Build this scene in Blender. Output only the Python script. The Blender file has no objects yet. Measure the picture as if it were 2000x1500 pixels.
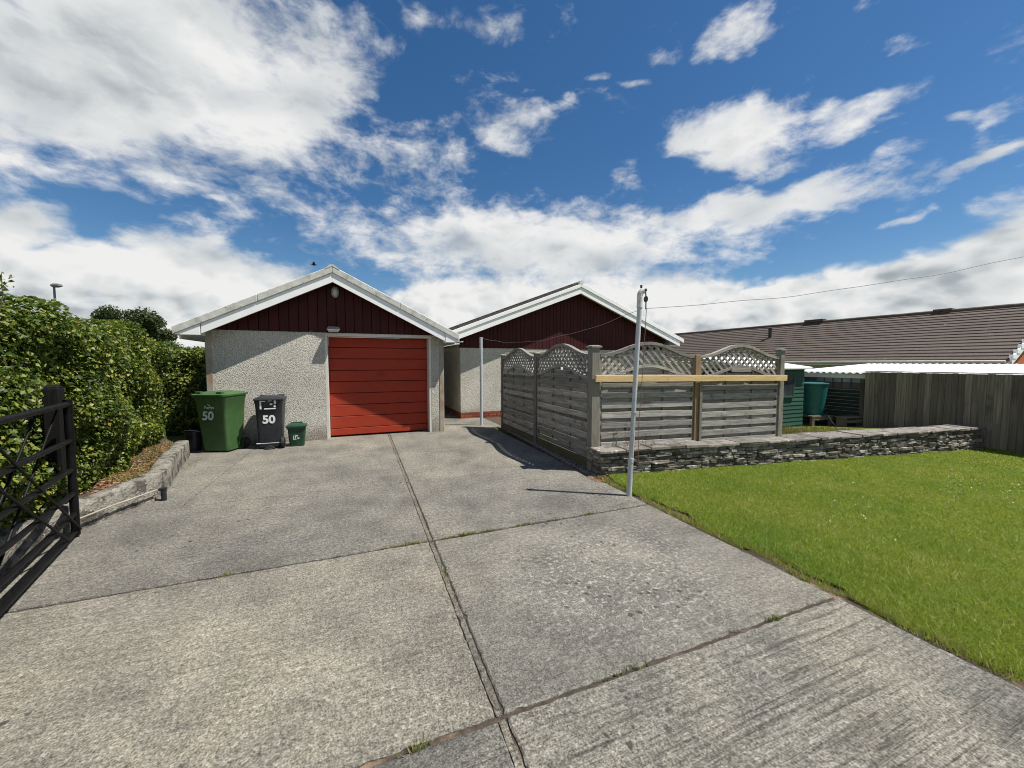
import bpy, bmesh, math, random
import numpy as np
from mathutils import Vector, Matrix, Euler
R = math.radians
rnd = random.Random(11)
rng = np.random.default_rng(5)
S = bpy.context.scene
COL = S.collection

# ------------------------------------------------------------------ camera
EYE = 1.56
cd = bpy.data.cameras.new('camera'); cam = bpy.data.objects.new('camera', cd); COL.objects.link(cam)
cd.sensor_width = 36; cd.lens = 13.52; cd.clip_start = .05; cd.clip_end = 2000
cam.location = (0, 0, EYE); cam.rotation_euler = (R(90 - 3.2), 0, 0)
S.camera = cam
S.cycles.filter_width = 1.05; S.cycles.max_bounces = 7; S.cycles.diffuse_bounces = 3; S.cycles.glossy_bounces = 2; S.cycles.transmission_bounces = 4
# ------------------------------------------------------------------ sun
SUN_EL = 61.5
SUN_AZ = R(99.5)                       # clockwise from +Y (the view) : right of and slightly behind the camera
sdir = Vector((math.sin(SUN_AZ) * math.cos(R(SUN_EL)), math.cos(SUN_AZ) * math.cos(R(SUN_EL)), math.sin(R(SUN_EL))))
sl = bpy.data.lights.new('sun', 'SUN'); sl.energy = 5.0; sl.angle = R(.53); sl.color = (1, .955, .88)
so = bpy.data.objects.new('sun', sl); COL.objects.link(so)
so.rotation_euler = sdir.to_track_quat('Z', 'Y').to_euler(); so.location = (20, -5, 40)
# ------------------------------------------------------------------ view
vs = S.view_settings
S.display_settings.display_device = 'sRGB'
vs.view_transform = 'Standard'; vs.look = 'None'; vs.gamma = 1; vs.exposure = .62; vs.use_curve_mapping = False

# ------------------------------------------------------------------ node helper
class G:
    def __init__(s, tree): s.t = tree
    def n(s, typ, ins=None, **props):
        nd = s.t.nodes.new(typ)
        for k, v in props.items(): setattr(nd, k, v)
        for k, v in (ins or {}).items():
            if isinstance(v, bpy.types.NodeSocket): s.t.links.new(v, nd.inputs[k])
            else: nd.inputs[k].default_value = v
        return nd
    def math(s, op, a, b=0.0, c=0.0, clamp=False):
        return s.n('ShaderNodeMath', {0: a, 1: b, 2: c}, operation=op, use_clamp=clamp).outputs[0]
    def vmath(s, op, a, b=(0, 0, 0)):
        nd = s.n('ShaderNodeVectorMath', {0: a, 1: b}, operation=op)
        return nd.outputs['Value'] if op in ('DOT_PRODUCT', 'LENGTH', 'DISTANCE') else nd.outputs[0]
    def noise(s, vec, scale, detail=4, rough=.55, dist=0.0):
        return s.n('ShaderNodeTexNoise', {'Vector': vec, 'Scale': scale, 'Detail': detail, 'Roughness': rough, 'Distortion': dist}).outputs[0]
    def ramp(s, fac, stops):
        nd = s.n('ShaderNodeValToRGB', {0: fac}); r = nd.color_ramp
        while len(r.elements) < len(stops): r.elements.new(.5)
        for e, (p, c) in zip(r.elements, stops):
            e.position = p; e.color = (c[0], c[1], c[2], 1) if not isinstance(c, (int, float)) else (c, c, c, 1)
        return nd.outputs[0]
    def mr(s, v, a, b, c=0.0, d=1.0, smooth=True):
        return s.n('ShaderNodeMapRange', {0: v, 1: a, 2: b, 3: c, 4: d}, interpolation_type='SMOOTHSTEP' if smooth else 'LINEAR').outputs[0]
    def mix(s, fac, a, b, blend='MIX'):
        nd = s.n('ShaderNodeMix', data_type='RGBA', blend_type=blend)
        for k, v in ((0, fac), (6, a), (7, b)):
            if isinstance(v, bpy.types.NodeSocket): s.t.links.new(v, nd.inputs[k])
            else: nd.inputs[k].default_value = v if k == 0 else (*v[:3], 1)
        return nd.outputs[2]
    def map(s, vec, scale=(1, 1, 1), rot=(0, 0, 0), loc=(0, 0, 0)):
        return s.n('ShaderNodeMapping', {0: vec, 1: loc, 2: rot, 3: scale}).outputs[0]
    def bump(s, h, strength=.5, dist=.01, normal=None):
        ins = {'Height': h, 'Strength': strength, 'Distance': dist}
        if normal is not None: ins['Normal'] = normal
        return s.n('ShaderNodeBump', ins).outputs[0]

# ------------------------------------------------------------------ world: Nishita sky with cumulus
W = bpy.data.worlds.new('World'); S.world = W; W.use_nodes = True
W.node_tree.nodes.clear(); g = G(W.node_tree)
sky = g.n('ShaderNodeTexSky', sky_type='NISHITA', sun_disc=False, sun_elevation=R(SUN_EL), sun_rotation=SUN_AZ,
          altitude=0, air_density=1.0, dust_density=.25, ozone_density=3.0).outputs[0]
sky = g.n('ShaderNodeHueSaturation', {'Saturation': 1.26, 'Value': .92, 'Color': sky}).outputs[0]
dvec = g.n('ShaderNodeTexCoord').outputs['Generated']
dn = g.n('ShaderNodeVectorMath', {0: dvec}, operation='NORMALIZE').outputs[0]
sx = g.n('ShaderNodeSeparateXYZ', {0: dn})
az = g.math('MULTIPLY', g.math('ARCTAN2', sx.outputs[0], sx.outputs[1]), 57.29578)
el = g.math('MULTIPLY', g.math('ARCSINE', sx.outputs[2]), 57.29578)
ae = g.n('ShaderNodeCombineXYZ', {0: az, 1: el}).outputs[0]
# cloud banks: azimuth, elevation (degrees), the 2x2 shape of each and its weight
BANKS = [(-44.4, 28.5, 0.0653, 0.0021, 0.061, -0.1228, 1.3), (-30.5, 29.7, 0.0909, -0.0379, -0.0064, -0.1057, 1.0),
 (-41.2, 21.5, 0.1721, -0.0755, -0.0753, -0.1975, 0.75), (-51.8, 12.8, 0.2366, -0.031, 0.021, -0.3937, 0.9),
 (-7.9, 39.1, 0.1, -0.0366, -0.0356, -0.5826, 0.45), (0.0, 31.0, 0.1499, -0.0761, -0.0722, -0.273, 0.75),
 (-10.2, 30.6, 0.1255, 0.0133, 0.0577, -0.4227, 0.4), (-15.9, 25.7, 0.0666, -0.0123, -0.0022, -0.2489, 0.6),
 (-20.0, 18.8, 0.058, -0.0013, 0.0289, -0.2687, 0.6), (3.7, 16.5, 0.0354, 0.0015, 0.0018, -0.1729, 1.0),
 (30.4, 18.2, 0.0641, 0.0147, 0.015, -0.355, 1.0), (29.0, 26.2, 0.1325, 0.0291, -0.0176, -0.2688, 1.05),
 (41.9, 24.5, 0.1889, 0.0478, -0.0482, -0.6823, 0.8), (27.5, 35.4, 0.1964, 0.1278, 0.0681, -0.5044, 0.75),
 (15.9, 24.9, 0.3679, 0.007, -0.0393, -0.3471, 0.6), (49.6, 17.9, 0.2844, 0.0675, 0.0442, -0.8588, 0.85),
 (42.7, 6.8, 0.0594, 0.0092, 0.0248, -0.2411, 1.1), (51.5, 9.6, 0.1908, 0.0553, 0.1161, -0.2697, 1.1),
 (-37.3, 9.6, 0.0802, -0.0028, 0.0332, -0.244, 1.0), (-49.7, 8.6, 0.132, -0.0058, 0.0615, -0.3549, 0.9),
 (-5.3, 8.8, 0.078, 0.0066, 0.024, -0.248, 0.9), (17.5, 9.8, 0.0669, 0.0012, -0.0144, -0.2621, 0.8),
 (12.6, 35.0, 0.5155, 0.2741, 0.1886, -1.4424, 0.36), (16.4, 34.0, 0.625, 0.0147, -0.3027, -2.1336, 0.32),
 (19.9, 36.5, 0.2966, -0.1692, -0.3073, -0.7352, 0.5), (44.6, 29.0, 0.7541, -0.0932, -0.7109, -1.1805, 0.55),
 (48.8, 22.1, 0.6139, 0.1233, -0.1927, -1.4976, 0.7), (44.7, 14.7, 0.3611, 0.118, 0.4143, -1.4374, 0.6),
 (8.0, 32.0, 0.3782, 0.243, 0.255, -0.9889, 0.55), (-36.6, 17.3, 0.5196, -0.1753, -0.2913, -1.442, 0.5),
 # and on round the sky outside the view
 (95, 20, .04, 0, 0, .12, .9), (140, 30, .035, 0, 0, .09, 1.0), (-100, 25, .04, 0, 0, .08, 1.1), (-150, 18, .03, 0, 0, .1, 1.0),
 (175, 12, .03, 0, 0, .15, .9), (80, 45, .03, 0, 0, .09, .7), (-120, 50, .03, 0, 0, .09, .8)]
# wispy edge noise, flattened like the cloud layer
wv = g.map(dn, scale=(1, 1, 1.9))
warp = g.n('ShaderNodeTexNoise', {'Vector': wv, 'Scale': 5.0, 'Detail': 4}).outputs[1]
wv2 = g.vmath('ADD', wv, g.vmath('SCALE', g.vmath('SUBTRACT', warp, (.5, .5, .5))))
wv2.node.inputs[1].links[0].from_node.inputs['Scale'].default_value = .10
nA = g.noise(wv2, 4.2, 5, .58)
nB = g.noise(wv2, 15.0, 5, .62)
aes = g.vmath('ADD', ae, g.vmath('SCALE', g.vmath('SUBTRACT', warp, (.5, .5, .5))))
aes.node.inputs[1].links[0].from_node.inputs['Scale'].default_value = 9.0
acc = None
for a, e, m00, m01, m10, m11, w in BANKS:
    _, sv, vt = np.linalg.svd(np.array([[m00, m01], [m10, m11]]))
    v = g.n('ShaderNodeMapping', {0: aes, 1: (a, e, 0), 2: (0, 0, math.atan2(vt[0, 1], vt[0, 0])), 3: (1 / sv[0], 1 / sv[1], 1e6)}, vector_type='TEXTURE').outputs[0]
    t = g.mr(g.vmath('LENGTH', v), 1.65, 0.25, 0.0, w)
    acc = t if acc is None else g.math('MAXIMUM', acc, t)
low = g.mr(el, 12, 3, 0.0, .80)
acc = g.math('MAXIMUM', acc, low)
bil = g.n('ShaderNodeTexVoronoi', {'Vector': g.map(wv2, scale=(1, 1, .75)), 'Scale': 13.0, 'Detail': 2.5, 'Roughness': .55, 'Lacunarity': 2.3}, feature='F1', normalize=True).outputs['Distance']
bil2 = g.n('ShaderNodeTexVoronoi', {'Vector': g.map(g.vmath('ADD', wv2, (.016, 0, .030)), scale=(1, 1, .75)), 'Scale': 13.0, 'Detail': 1.0, 'Roughness': .55, 'Lacunarity': 2.3}, feature='F1', normalize=True).outputs['Distance']
lowm = g.mr(el, 15, 8)                                  # cumulus low down, wisps above
fine = g.mix(lowm, g.math('MULTIPLY', g.math('SUBTRACT', nB, .5), 1.7), g.math('MULTIPLY', g.math('SUBTRACT', .36, bil), 1.5))
nmix = g.math('ADD', g.math('MULTIPLY', g.math('SUBTRACT', nA, .5), 1.5), fine)
nmix = g.math('MULTIPLY', nmix, g.mr(acc, .55, 1.15, 1.0, .5))
dens = g.math('ADD', acc, nmix)
alpha = g.mr(dens, .22, g.mix(lowm, (1.08, 1.08, 1.08), (.66, .66, .66)))
# shading of the cloud: thick parts grey, parts turned to the sun white
off = tuple(.06 * c for c in sdir)
nA2 = g.noise(wv2, 4.2, 2, .55)
nS = g.noise(g.vmath('ADD', wv2, (off[0], off[1], off[2] * 1.9)), 4.2, 2, .55)
lit = g.math('ADD', g.math('MULTIPLY', g.math('SUBTRACT', nA2, nS), 1.5), g.math('MULTIPLY', lowm, g.math('MULTIPLY', g.math('SUBTRACT', bil2, bil), 1.5)))
thick = g.math('ADD', g.mr(dens, .8, 1.45, 0.0, 1.0), g.mr(el, 9, 2, 0.0, .45))
bright = g.math('SUBTRACT', g.math('ADD', .86, lit), g.math('MULTIPLY', thick, .36))
ccol = g.ramp(bright, [(0.0, (.30, .345, .39)), (.38, (.47, .52, .555)), (.66, (.76, .79, .80)), (.95, (.97, .97, .96))])
bg1 = g.n('ShaderNodeBackground', {0: sky, 1: .068}).outputs[0]
bg2 = g.n('ShaderNodeBackground', {0: ccol, 1: .58}).outputs[0]
mx = g.n('ShaderNodeMixShader', {0: alpha, 1: bg1, 2: bg2}).outputs[0]
g.n('ShaderNodeOutputWorld', {0: mx})
W.cycles.sampling_method = 'MANUAL'; W.cycles.sample_map_resolution = 512

# ------------------------------------------------------------------ mesh helpers
def tag(o, label=None, cat=None, group=None, kind=None):
    if label: o['label'] = label
    if cat: o['category'] = cat
    if group: o['group'] = group
    if kind: o['kind'] = kind
    return o
def link(name, mesh, parent=None, loc=(0, 0, 0), rot=(0, 0, 0), scale=(1, 1, 1)):
    o = bpy.data.objects.new(name, mesh); COL.objects.link(o)
    o.location = loc; o.rotation_euler = rot; o.scale = scale
    if parent is not None: o.parent = parent
    return o
def empty(name, loc, rz=0, label=None, cat=None, group=None):
    o = bpy.data.objects.new(name, None); COL.objects.link(o); o.empty_display_size = .2
    o.location = loc; o.rotation_euler = (0, 0, rz)
    return tag(o, label, cat, group)
class MB:
    def __init__(s): s.v = []; s.f = []
    def add(s, vs, fs):
        b = len(s.v); s.v += [tuple(p) for p in vs]; s.f += [tuple(i + b for i in f) for f in fs]; return s
    def box(s, x0, x1, y0, y1, z0, z1):
        return s.add([(x0, y0, z0), (x1, y0, z0), (x1, y1, z0), (x0, y1, z0), (x0, y0, z1), (x1, y0, z1), (x1, y1, z1), (x0, y1, z1)],
                     [(0, 3, 2, 1), (4, 5, 6, 7), (0, 1, 5, 4), (1, 2, 6, 5), (2, 3, 7, 6), (3, 0, 4, 7)])
    def bar(s, a, b, w, h, up=(0, 0, 1)):           # box from a to b, w across, h along 'up'
        a = Vector(a); b = Vector(b); d = (b - a).normalized(); u = Vector(up)
        x = d.cross(u).normalized(); u = x.cross(d).normalized()
        c = []
        for p in (a, b):
            for sx_, su in ((-1, -1), (1, -1), (1, 1), (-1, 1)): c.append(p + x * (sx_ * w / 2) + u * (su * h / 2))
        return s.add(c, [(0, 1, 2, 3), (7, 6, 5, 4), (0, 4, 5, 1), (1, 5, 6, 2), (2, 6, 7, 3), (3, 7, 4, 0)])
    def prism_y(s, poly, y0, y1):                   # polygon in xz (counter-clockwise seen from -y), extruded along y
        n = len(poly); vs = [(x, y0, z) for x, z in poly] + [(x, y1, z) for x, z in poly]
        fs = [tuple(range(n)), tuple(range(2 * n - 1, n - 1, -1))]
        fs += [(i, i + n, (i + 1) % n + n, (i + 1) % n) for i in range(n)]
        return s.add(vs, fs)
    def prism_z(s, poly, z0, z1):
        n = len(poly); vs = [(x, y, z0) for x, y in poly] + [(x, y, z1) for x, y in poly]
        fs = [tuple(range(n - 1, -1, -1)), tuple(range(n, 2 * n))]
        fs += [(i, (i + 1) % n, (i + 1) % n + n, i + n) for i in range(n)]
        return s.add(vs, fs)
    def loft(s, rings, cap=True):
        n = len(rings[0]); vs = [p for r in rings for p in r]; fs = []
        for k in range(len(rings) - 1):
            for i in range(n):
                j = (i + 1) % n; fs.append((k * n + i, k * n + j, (k + 1) * n + j, (k + 1) * n + i))
        if cap:
            fs.append(tuple(range(n - 1, -1, -1))); fs.append(tuple((len(rings) - 1) * n + i for i in range(n)))
        return s.add(vs, fs)
    def tube(s, path, r, n=10, cap=True):
        path = [Vector(p) for p in path]; rings = []
        rr_ = r if isinstance(r, (list, tuple)) else [r] * len(path)
        prev = None
        for i, p in enumerate(path):
            d = (path[min(i + 1, len(path) - 1)] - path[max(i - 1, 0)]).normalized()
            if prev is None:
                ref = Vector((0, 0, 1)) if abs(d.z) < .9 else Vector((1, 0, 0))
                x = d.cross(ref).normalized()
            else:
                x = (prev - d * prev.dot(d)).normalized()
            prev = x; y = d.cross(x)
            rings.append([p + (x * math.cos(2 * math.pi * k / n) + y * math.sin(2 * math.pi * k / n)) * rr_[i] for k in range(n)])
        return s.loft(rings, cap)
    def lathe(s, prof, n=24, c=(0, 0, 0), cap=True):
        return s.loft([[(c[0] + r * math.cos(2 * math.pi * k / n), c[1] + r * math.sin(2 * math.pi * k / n), c[2] + z) for k in range(n)] for r, z in prof], cap)
    def mesh(s, name, mat, smooth=False, bevel=0.0):
        m = bpy.data.meshes.new(name); m.from_pydata(s.v, [], s.f)
        bm = bmesh.new(); bm.from_mesh(m)
        bmesh.ops.recalc_face_normals(bm, faces=bm.faces)
        if bevel: bmesh.ops.bevel(bm, geom=list(bm.edges), offset=bevel, segments=1, affect='EDGES', clamp_overlap=True)
        bm.to_mesh(m); bm.free()
        if smooth:
            m.polygons.foreach_set('use_smooth', [True] * len(m.polygons))
            m.set_sharp_from_angle(angle=R(smooth if smooth is not True else 40))
        if mat: m.materials.append(mat)
        return m
    def build(s, name, mat, parent=None, smooth=False, bevel=0.0, loc=(0, 0, 0), rot=(0, 0, 0)):
        return link(name, s.mesh(name, mat, smooth, bevel), parent, loc, rot)
def rr(w, d, r, z, cx=0, cy=0, k=4):                # rounded rectangle ring
    out = []
    for qx, qy, a0 in ((1, 1, 0), (-1, 1, 90), (-1, -1, 180), (1, -1, 270)):
        for i in range(k + 1):
            a = R(a0 + 90 * i / k)
            out.append((cx + qx * (w / 2 - r) + r * math.cos(a), cy + qy * (d / 2 - r) + r * math.sin(a), z))
    return out
def np_mesh(name, verts, faces, mat):               # faces: (n,k) array
    m = bpy.data.meshes.new(name); nf, k = faces.shape
    m.vertices.add(len(verts)); m.vertices.foreach_set('co', np.ascontiguousarray(verts, np.float32).ravel())
    m.loops.add(nf * k); m.loops.foreach_set('vertex_index', np.ascontiguousarray(faces, np.int32).ravel())
    m.polygons.add(nf); m.polygons.foreach_set('loop_start', np.arange(0, nf * k, k, dtype=np.int32))
    m.update(calc_edges=True); m.validate()
    m.materials.append(mat); return m
def gz(x):                                          # the lawn falls away gently to the right
    return -.0283 * (min(max(x, 1.3), 14) - 1.3)
def gzn(x): return -.0283 * (np.clip(x, 1.3, 14) - 1.3)

# ------------------------------------------------------------------ materials
def new_mat(name):
    m = bpy.data.materials.new(name); m.use_nodes = True
    return m, G(m.node_tree), m.node_tree.nodes['Principled BSDF']
def setp(gg, b, base=None, rough=None, normal=None, spec=None, metal=None):
    for k, v in (('Base Color', base), ('Roughness', rough), ('Normal', normal), ('Specular IOR Level', spec), ('Metallic', metal)):
        if v is None: continue
        if isinstance(v, bpy.types.NodeSocket): gg.t.links.new(v, b.inputs[k])
        else: b.inputs[k].default_value = (*v, 1) if isinstance(v, tuple) else v
def coord(gg, kind):
    if kind == 'pos': return gg.n('ShaderNodeNewGeometry').outputs['Position']
    o = gg.n('ShaderNodeTexCoord').outputs['Object']
    r = gg.n('ShaderNodeObjectInfo').outputs['Random']
    return gg.vmath('ADD', o, gg.n('ShaderNodeCombineXYZ', {0: gg.math('MULTIPLY', r, 37.0), 1: gg.math('MULTIPLY', r, 91.0), 2: gg.math('MULTIPLY', r, 53.0)}).outputs[0])
def surf(name, c1, c2, scale=6, detail=5, rough=.7, stretch=(1, 1, 1), kind='obj', var=.12, bscale=40, bstr=.3, bdist=.004,
         dirt=None, dscale=2.0, dlo=.5, dhi=.75, fleck=None, fscale=30, flo=.62, fhi=.7, spec=.4, metal=0.0):
    m, gg, b = new_mat(name)
    p = coord(gg, kind); ps = gg.map(p, scale=stretch)
    n1 = gg.noise(ps, scale, detail, .6)
    col = gg.ramp(n1, [(.3, c1), (.7, c2)])
    if dirt: col = gg.mix(gg.mr(gg.noise(p, dscale, 6, .65), dlo, dhi, 0, .85), col, dirt)
    if fleck: col = gg.mix(gg.mr(gg.noise(p, fscale, 4, .6), flo, fhi), col, fleck)
    if var:
        r = gg.n('ShaderNodeObjectInfo').outputs['Random']
        col = gg.mix(1.0, col, gg.ramp(r, [(0, 1 - var), (1, 1 + var)]), 'MULTIPLY') if var < 1 else col
    h = gg.noise(ps, bscale, 4, .6)
    rg = gg.math('ADD', gg.math('MULTIPLY', n1, .2), rough - .1)
    setp(gg, b, col, rg, gg.bump(h, bstr, bdist), spec, metal)
    return m
TH = R(21.5)                                        # the plot's grid, turned from the camera's
UX, UY = math.cos(TH), math.sin(TH)
D0 = (-.06, 1.64)
def uv2(u, v): return (D0[0] + u * UX - v * UY, D0[1] + u * UY + v * UX)

def concrete_mat():
    m, gg, b = new_mat('old_concrete')
    pos = gg.n('ShaderNodeNewGeometry').outputs['Position']
    loc = gg.map(gg.vmath('SUBTRACT', pos, (D0[0], D0[1], 0)), rot=(0, 0, -TH))
    sp = gg.n('ShaderNodeSeparateXYZ', {0: loc})
    agg = gg.noise(loc, 34, 6, .78)
    agg2 = gg.noise(loc, 120, 4, .7)
    a = gg.math('ADD', gg.math('MULTIPLY', agg, .6), gg.math('MULTIPLY', agg2, .4))
    col = gg.ramp(a, [(.30, (.045, .043, .038)), (.42, (.125, .119, .105)), (.52, (.215, .205, .180)), (.64, (.38, .363, .320))])
    col = gg.mix(1.0, col, gg.ramp(gg.noise(loc, 95, 3, .75), [(.36, .40), (.48, .93), (.60, 1.26)]), 'MULTIPLY')
    big = gg.noise(loc, .75, 6, .62)
    mid = gg.noise(loc, 3.1, 6, .65)
    col = gg.mix(1.0, col, gg.ramp(big, [(.32, (.62, .62, .63)), (.50, (.94, .935, .915)), (.68, (1.20, 1.17, 1.09))]), 'MULTIPLY')
    col = gg.mix(1.0, col, gg.ramp(mid, [(.30, (.76, .76, .755)), (.55, (1.0, 1.0, 1.0)), (.75, (1.10, 1.10, 1.08))]), 'MULTIPLY')
    col = gg.mix(1.0, col, gg.n('ShaderNodeObjectInfo').outputs['Color'], 'MULTIPLY')
    # tamped ridges running across the drive, deepest on the nearest slab to the right
    rv = gg.map(loc, scale=(1.7, 40, 1))
    rid = gg.noise(rv, 1.0, 4, .62, .35)
    rmask = gg.math('MULTIPLY', gg.mr(sp.outputs[1], .15, -.25, .42, 1.0), gg.mr(gg.noise(loc, .9, 2), .3, .6, .35, 1.0))
    rcol = gg.ramp(rid, [(.34, .50), (.5, 1.0), (.68, 1.16)])
    col = gg.mix(rmask, col, gg.mix(1.0, col, rcol, 'MULTIPLY'))
    # lichen: pale crusts and dark round spots, thickest on the middle right slab
    patch = gg.mr(gg.vmath('DISTANCE', gg.map(loc, scale=(1, 1, 0)), (1.2, .75, 0)), 1.25, .35)
    lm = gg.math('MULTIPLY', gg.mr(gg.noise(loc, 26, 5, .72), .53, .63), gg.math('MAXIMUM', gg.mr(gg.noise(loc, 1.15, 4), .54, .68, 0, .7), patch))
    col = gg.mix(gg.math('MULTIPLY', lm, .6), col, (.46, .45, .415))
    vor = gg.n('ShaderNodeTexVoronoi', {'Vector': gg.vmath('ADD', loc, gg.vmath('SCALE', gg.n('ShaderNodeTexNoise', {'Vector': loc, 'Scale': 30.0}).outputs[1])), 'Scale': 15.0, 'Randomness': 1.0}, voronoi_dimensions='2D')
    vor.inputs[0].links[0].from_node.inputs[1].links[0].from_node.inputs['Scale'].default_value = .03
    vr = gg.n('ShaderNodeSeparateColor', {0: vor.outputs['Color']})
    spot = gg.math('MULTIPLY', gg.mr(gg.math('ADD', vor.outputs['Distance'], gg.math('MULTIPLY', vr.outputs[1], .14)), .34, .20), gg.math('GREATER_THAN', vr.outputs[0], gg.mr(gg.noise(loc, 2.6, 2), .35, .7, 1.0, .72)))
    spot = gg.math('MULTIPLY', spot, gg.math('MAXIMUM', gg.mr(gg.noise(gg.map(loc, loc=(2.2, 7.1, 0)), .8, 3), .52, .62), patch))
    col = gg.mix(gg.math('MULTIPLY', spot, .9), col, (.042, .040, .036))
    # rusty brown wash
    wash = gg.math('MULTIPLY', gg.mr(gg.noise(gg.map(loc, loc=(5, 3, 1)), 1.6, 5, .6), .56, .74), .35)
    col = gg.mix(wash, col, gg.mix(1.0, col, (1.06, .98, .90), 'MULTIPLY'))
    h = gg.math('ADD', gg.math('MULTIPLY', a, 1.0), gg.math('MULTIPLY', gg.math('MULTIPLY', rid, rmask), 2.2))
    setp(gg, b, col, .88, gg.bump(h, .9, .016), .25)
    return m
CONC = concrete_mat()
FILLER = surf('old_joint_filler', (.14, .13, .112), (.25, .236, .208), 40, 6, .95, kind='pos', var=0, bscale=90, bstr=.9, bdist=.01, dirt=(.045, .035, .025), dscale=7, dlo=.48, dhi=.62)

def render_mat(name, tint=(1, 1, 1)):               # pebbledash
    m, gg, b = new_mat(name)
    p = gg.n('ShaderNodeTexCoord').outputs['Object']
    v1 = gg.n('ShaderNodeTexVoronoi', {'Vector': p, 'Scale': 84.0}).outputs['Distance']
    n1 = gg.noise(p, 66, 4, .65); n2 = gg.noise(p, 1.3, 5, .6)
    h = gg.math('SUBTRACT', gg.math('MULTIPLY', n1, 1.6), v1)
    col = gg.ramp(h, [(.05, (.40, .375, .325)), (.40, (.65, .625, .555)), (.75, (.76, .735, .665))])
    col = gg.mix(1.0, col, gg.ramp(n2, [(.3, (.80, .79, .77)), (.6, (1.0, 1.0, 1.0))]), 'MULTIPLY')
    z = gg.n('ShaderNodeSeparateXYZ', {0: p}).outputs[2]
    splash = gg.math('MULTIPLY', gg.mr(gg.math('ADD', z, gg.math('MULTIPLY', gg.math('SUBTRACT', n2, .5), .5)), .42, .0), .65)
    col = gg.mix(splash, col, (.17, .145, .11))
    col = gg.mix(1.0, col, tint, 'MULTIPLY')
    setp(gg, b, col, .92, gg.bump(h, .9, .016), .2)
    return m
RENDER = render_mat('pebbledash_render')
SIDE_RENDER = surf('smooth_render_tan', (.36, .31, .235), (.47, .42, .33), 3, 6, .9, kind='pos', var=0, bscale=60, bstr=.3)
POST_CONC = surf('concrete_post_stained', (.25, .22, .175), (.36, .325, .265), 5, 6, .9, kind='pos', var=0, dirt=(.25, .16, .10), dscale=3.5, dlo=.5, dhi=.7, bscale=80, bstr=.4)
WHITE = surf('white_gloss_paint', (.74, .745, .73), (.80, .80, .79), 5, 4, .42, kind='pos', var=0, dirt=(.56, .55, .51), dscale=4, dlo=.60, dhi=.85, bscale=30, bstr=.08)
WHITE_OLD = surf('old_white_frame_paint', (.52, .49, .43), (.62, .59, .53), 6, 5, .6, kind='pos', var=0, bscale=30, bstr=.15)
ROOF_SHEET = surf('weathered_cement_sheet', (.40, .40, .36), (.56, .56, .52), 9, 6, .9, kind='pos', var=0, dirt=(.27, .27, .22), dscale=3.5, dlo=.52, dhi=.7,
                  fleck=(.15, .15, .13), fscale=16, flo=.63, fhi=.68, bscale=50, bstr=.4)
RED_DOOR = surf('red_door_paint', (.28, .030, .0125), (.33, .038, .0155), 4, 4, .62, spec=.25, stretch=(.6, 1, 2.2), kind='pos', var=.05, dirt=(.19, .022, .0125), dscale=2.2, dlo=.55, dhi=.8, bscale=35, bstr=.12, bdist=.003)
MAROON = surf('maroon_stained_board', (.038, .0062, .007), (.054, .0088, .0094), 5, 5, .65, spec=.2, stretch=(3, 3, .4), var=.12, bscale=50, bstr=.25)
DARK = surf('dark_gap', (.012, .011, .010), (.02, .018, .016), 5, 2, .9, var=0)
SOIL = surf('dark_soil', (.035, .026, .018), (.085, .062, .042), 14, 6, .95, kind='pos', var=0, bscale=45, bstr=.9, bdist=.02, fleck=(.17, .135, .09), fscale=38, flo=.60, fhi=.68)
JOINT = surf('joint_grit', (.024, .019, .014), (.075, .058, .042), 34, 6, .95, kind='pos', var=0, bscale=90, bstr=.8, bdist=.01, dirt=(.24, .16, .105), dscale=2.6, dlo=.53, dhi=.66)
GRASS_BASE = surf('turf_base', (.085, .115, .012), (.16, .19, .022), 9, 6, .95, kind='pos', var=0, bscale=60, bstr=.9, bdist=.02)
FIELD = surf('rough_field', (.05, .075, .015), (.09, .115, .03), .6, 6, .95, kind='pos', var=0, bscale=6, bstr=.6, bdist=.05)
def wood(name, c1, c2, **k):
    k.setdefault('var', .2); return surf(name, c1, c2, 5, 6, .85, stretch=k.pop('stretch', (.7, 9, 9)), bscale=14, bstr=.55, bdist=.004, **k)
GREY_WOOD = wood('weathered_grey_wood', (.15, .14, .122), (.36, .342, .308), dirt=(.085, .072, .054), dscale=5, dlo=.54, dhi=.76, var=.32, fleck=(.05, .04, .03), fscale=8, flo=.70, fhi=.74)
GREY_WOOD_V = wood('weathered_grey_wood_upright', (.125, .115, .094), (.245, .230, .195), stretch=(9, 9, .7), dirt=(.115, .105, .06), dscale=3, dlo=.50, dhi=.74)
BROWN_WOOD_V = wood('brown_treated_wood', (.17, .105, .048), (.30, .205, .11), stretch=(9, 9, .7))
PINE = wood('fresh_yellow_pine', (.52, .36, .155), (.66, .48, .24), dirt=(.38, .20, .065), dscale=7, dlo=.66, dhi=.72, var=0)
FENCE_DARK = surf('dark_weathered_board', (.095, .080, .060), (.215, .185, .142), 4, 6, .9, stretch=(9, 9, .35), var=.32, bscale=14, bstr=.5, dirt=(.05, .055, .035), dscale=1.3, dlo=.5, dhi=.75)
OLD_PLANK = wood('old_bench_plank', (.10, .078, .055), (.20, .165, .125))
GALV = surf('painted_grey_steel', (.37, .395, .40), (.47, .495, .50), 9, 5, .42, kind='pos', var=0, dirt=(.33, .33, .31), dscale=8, dlo=.58, dhi=.78, bscale=30, bstr=.1, spec=.5)
BLACK_STEEL = surf('black_painted_steel', (.003, .003, .0033), (.007, .007, .0072), 12, 4, .42, kind='pos', var=0, fleck=(.45, .44, .40), fscale=26, flo=.735, fhi=.76, bscale=40, bstr=.2, spec=.14)
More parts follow.
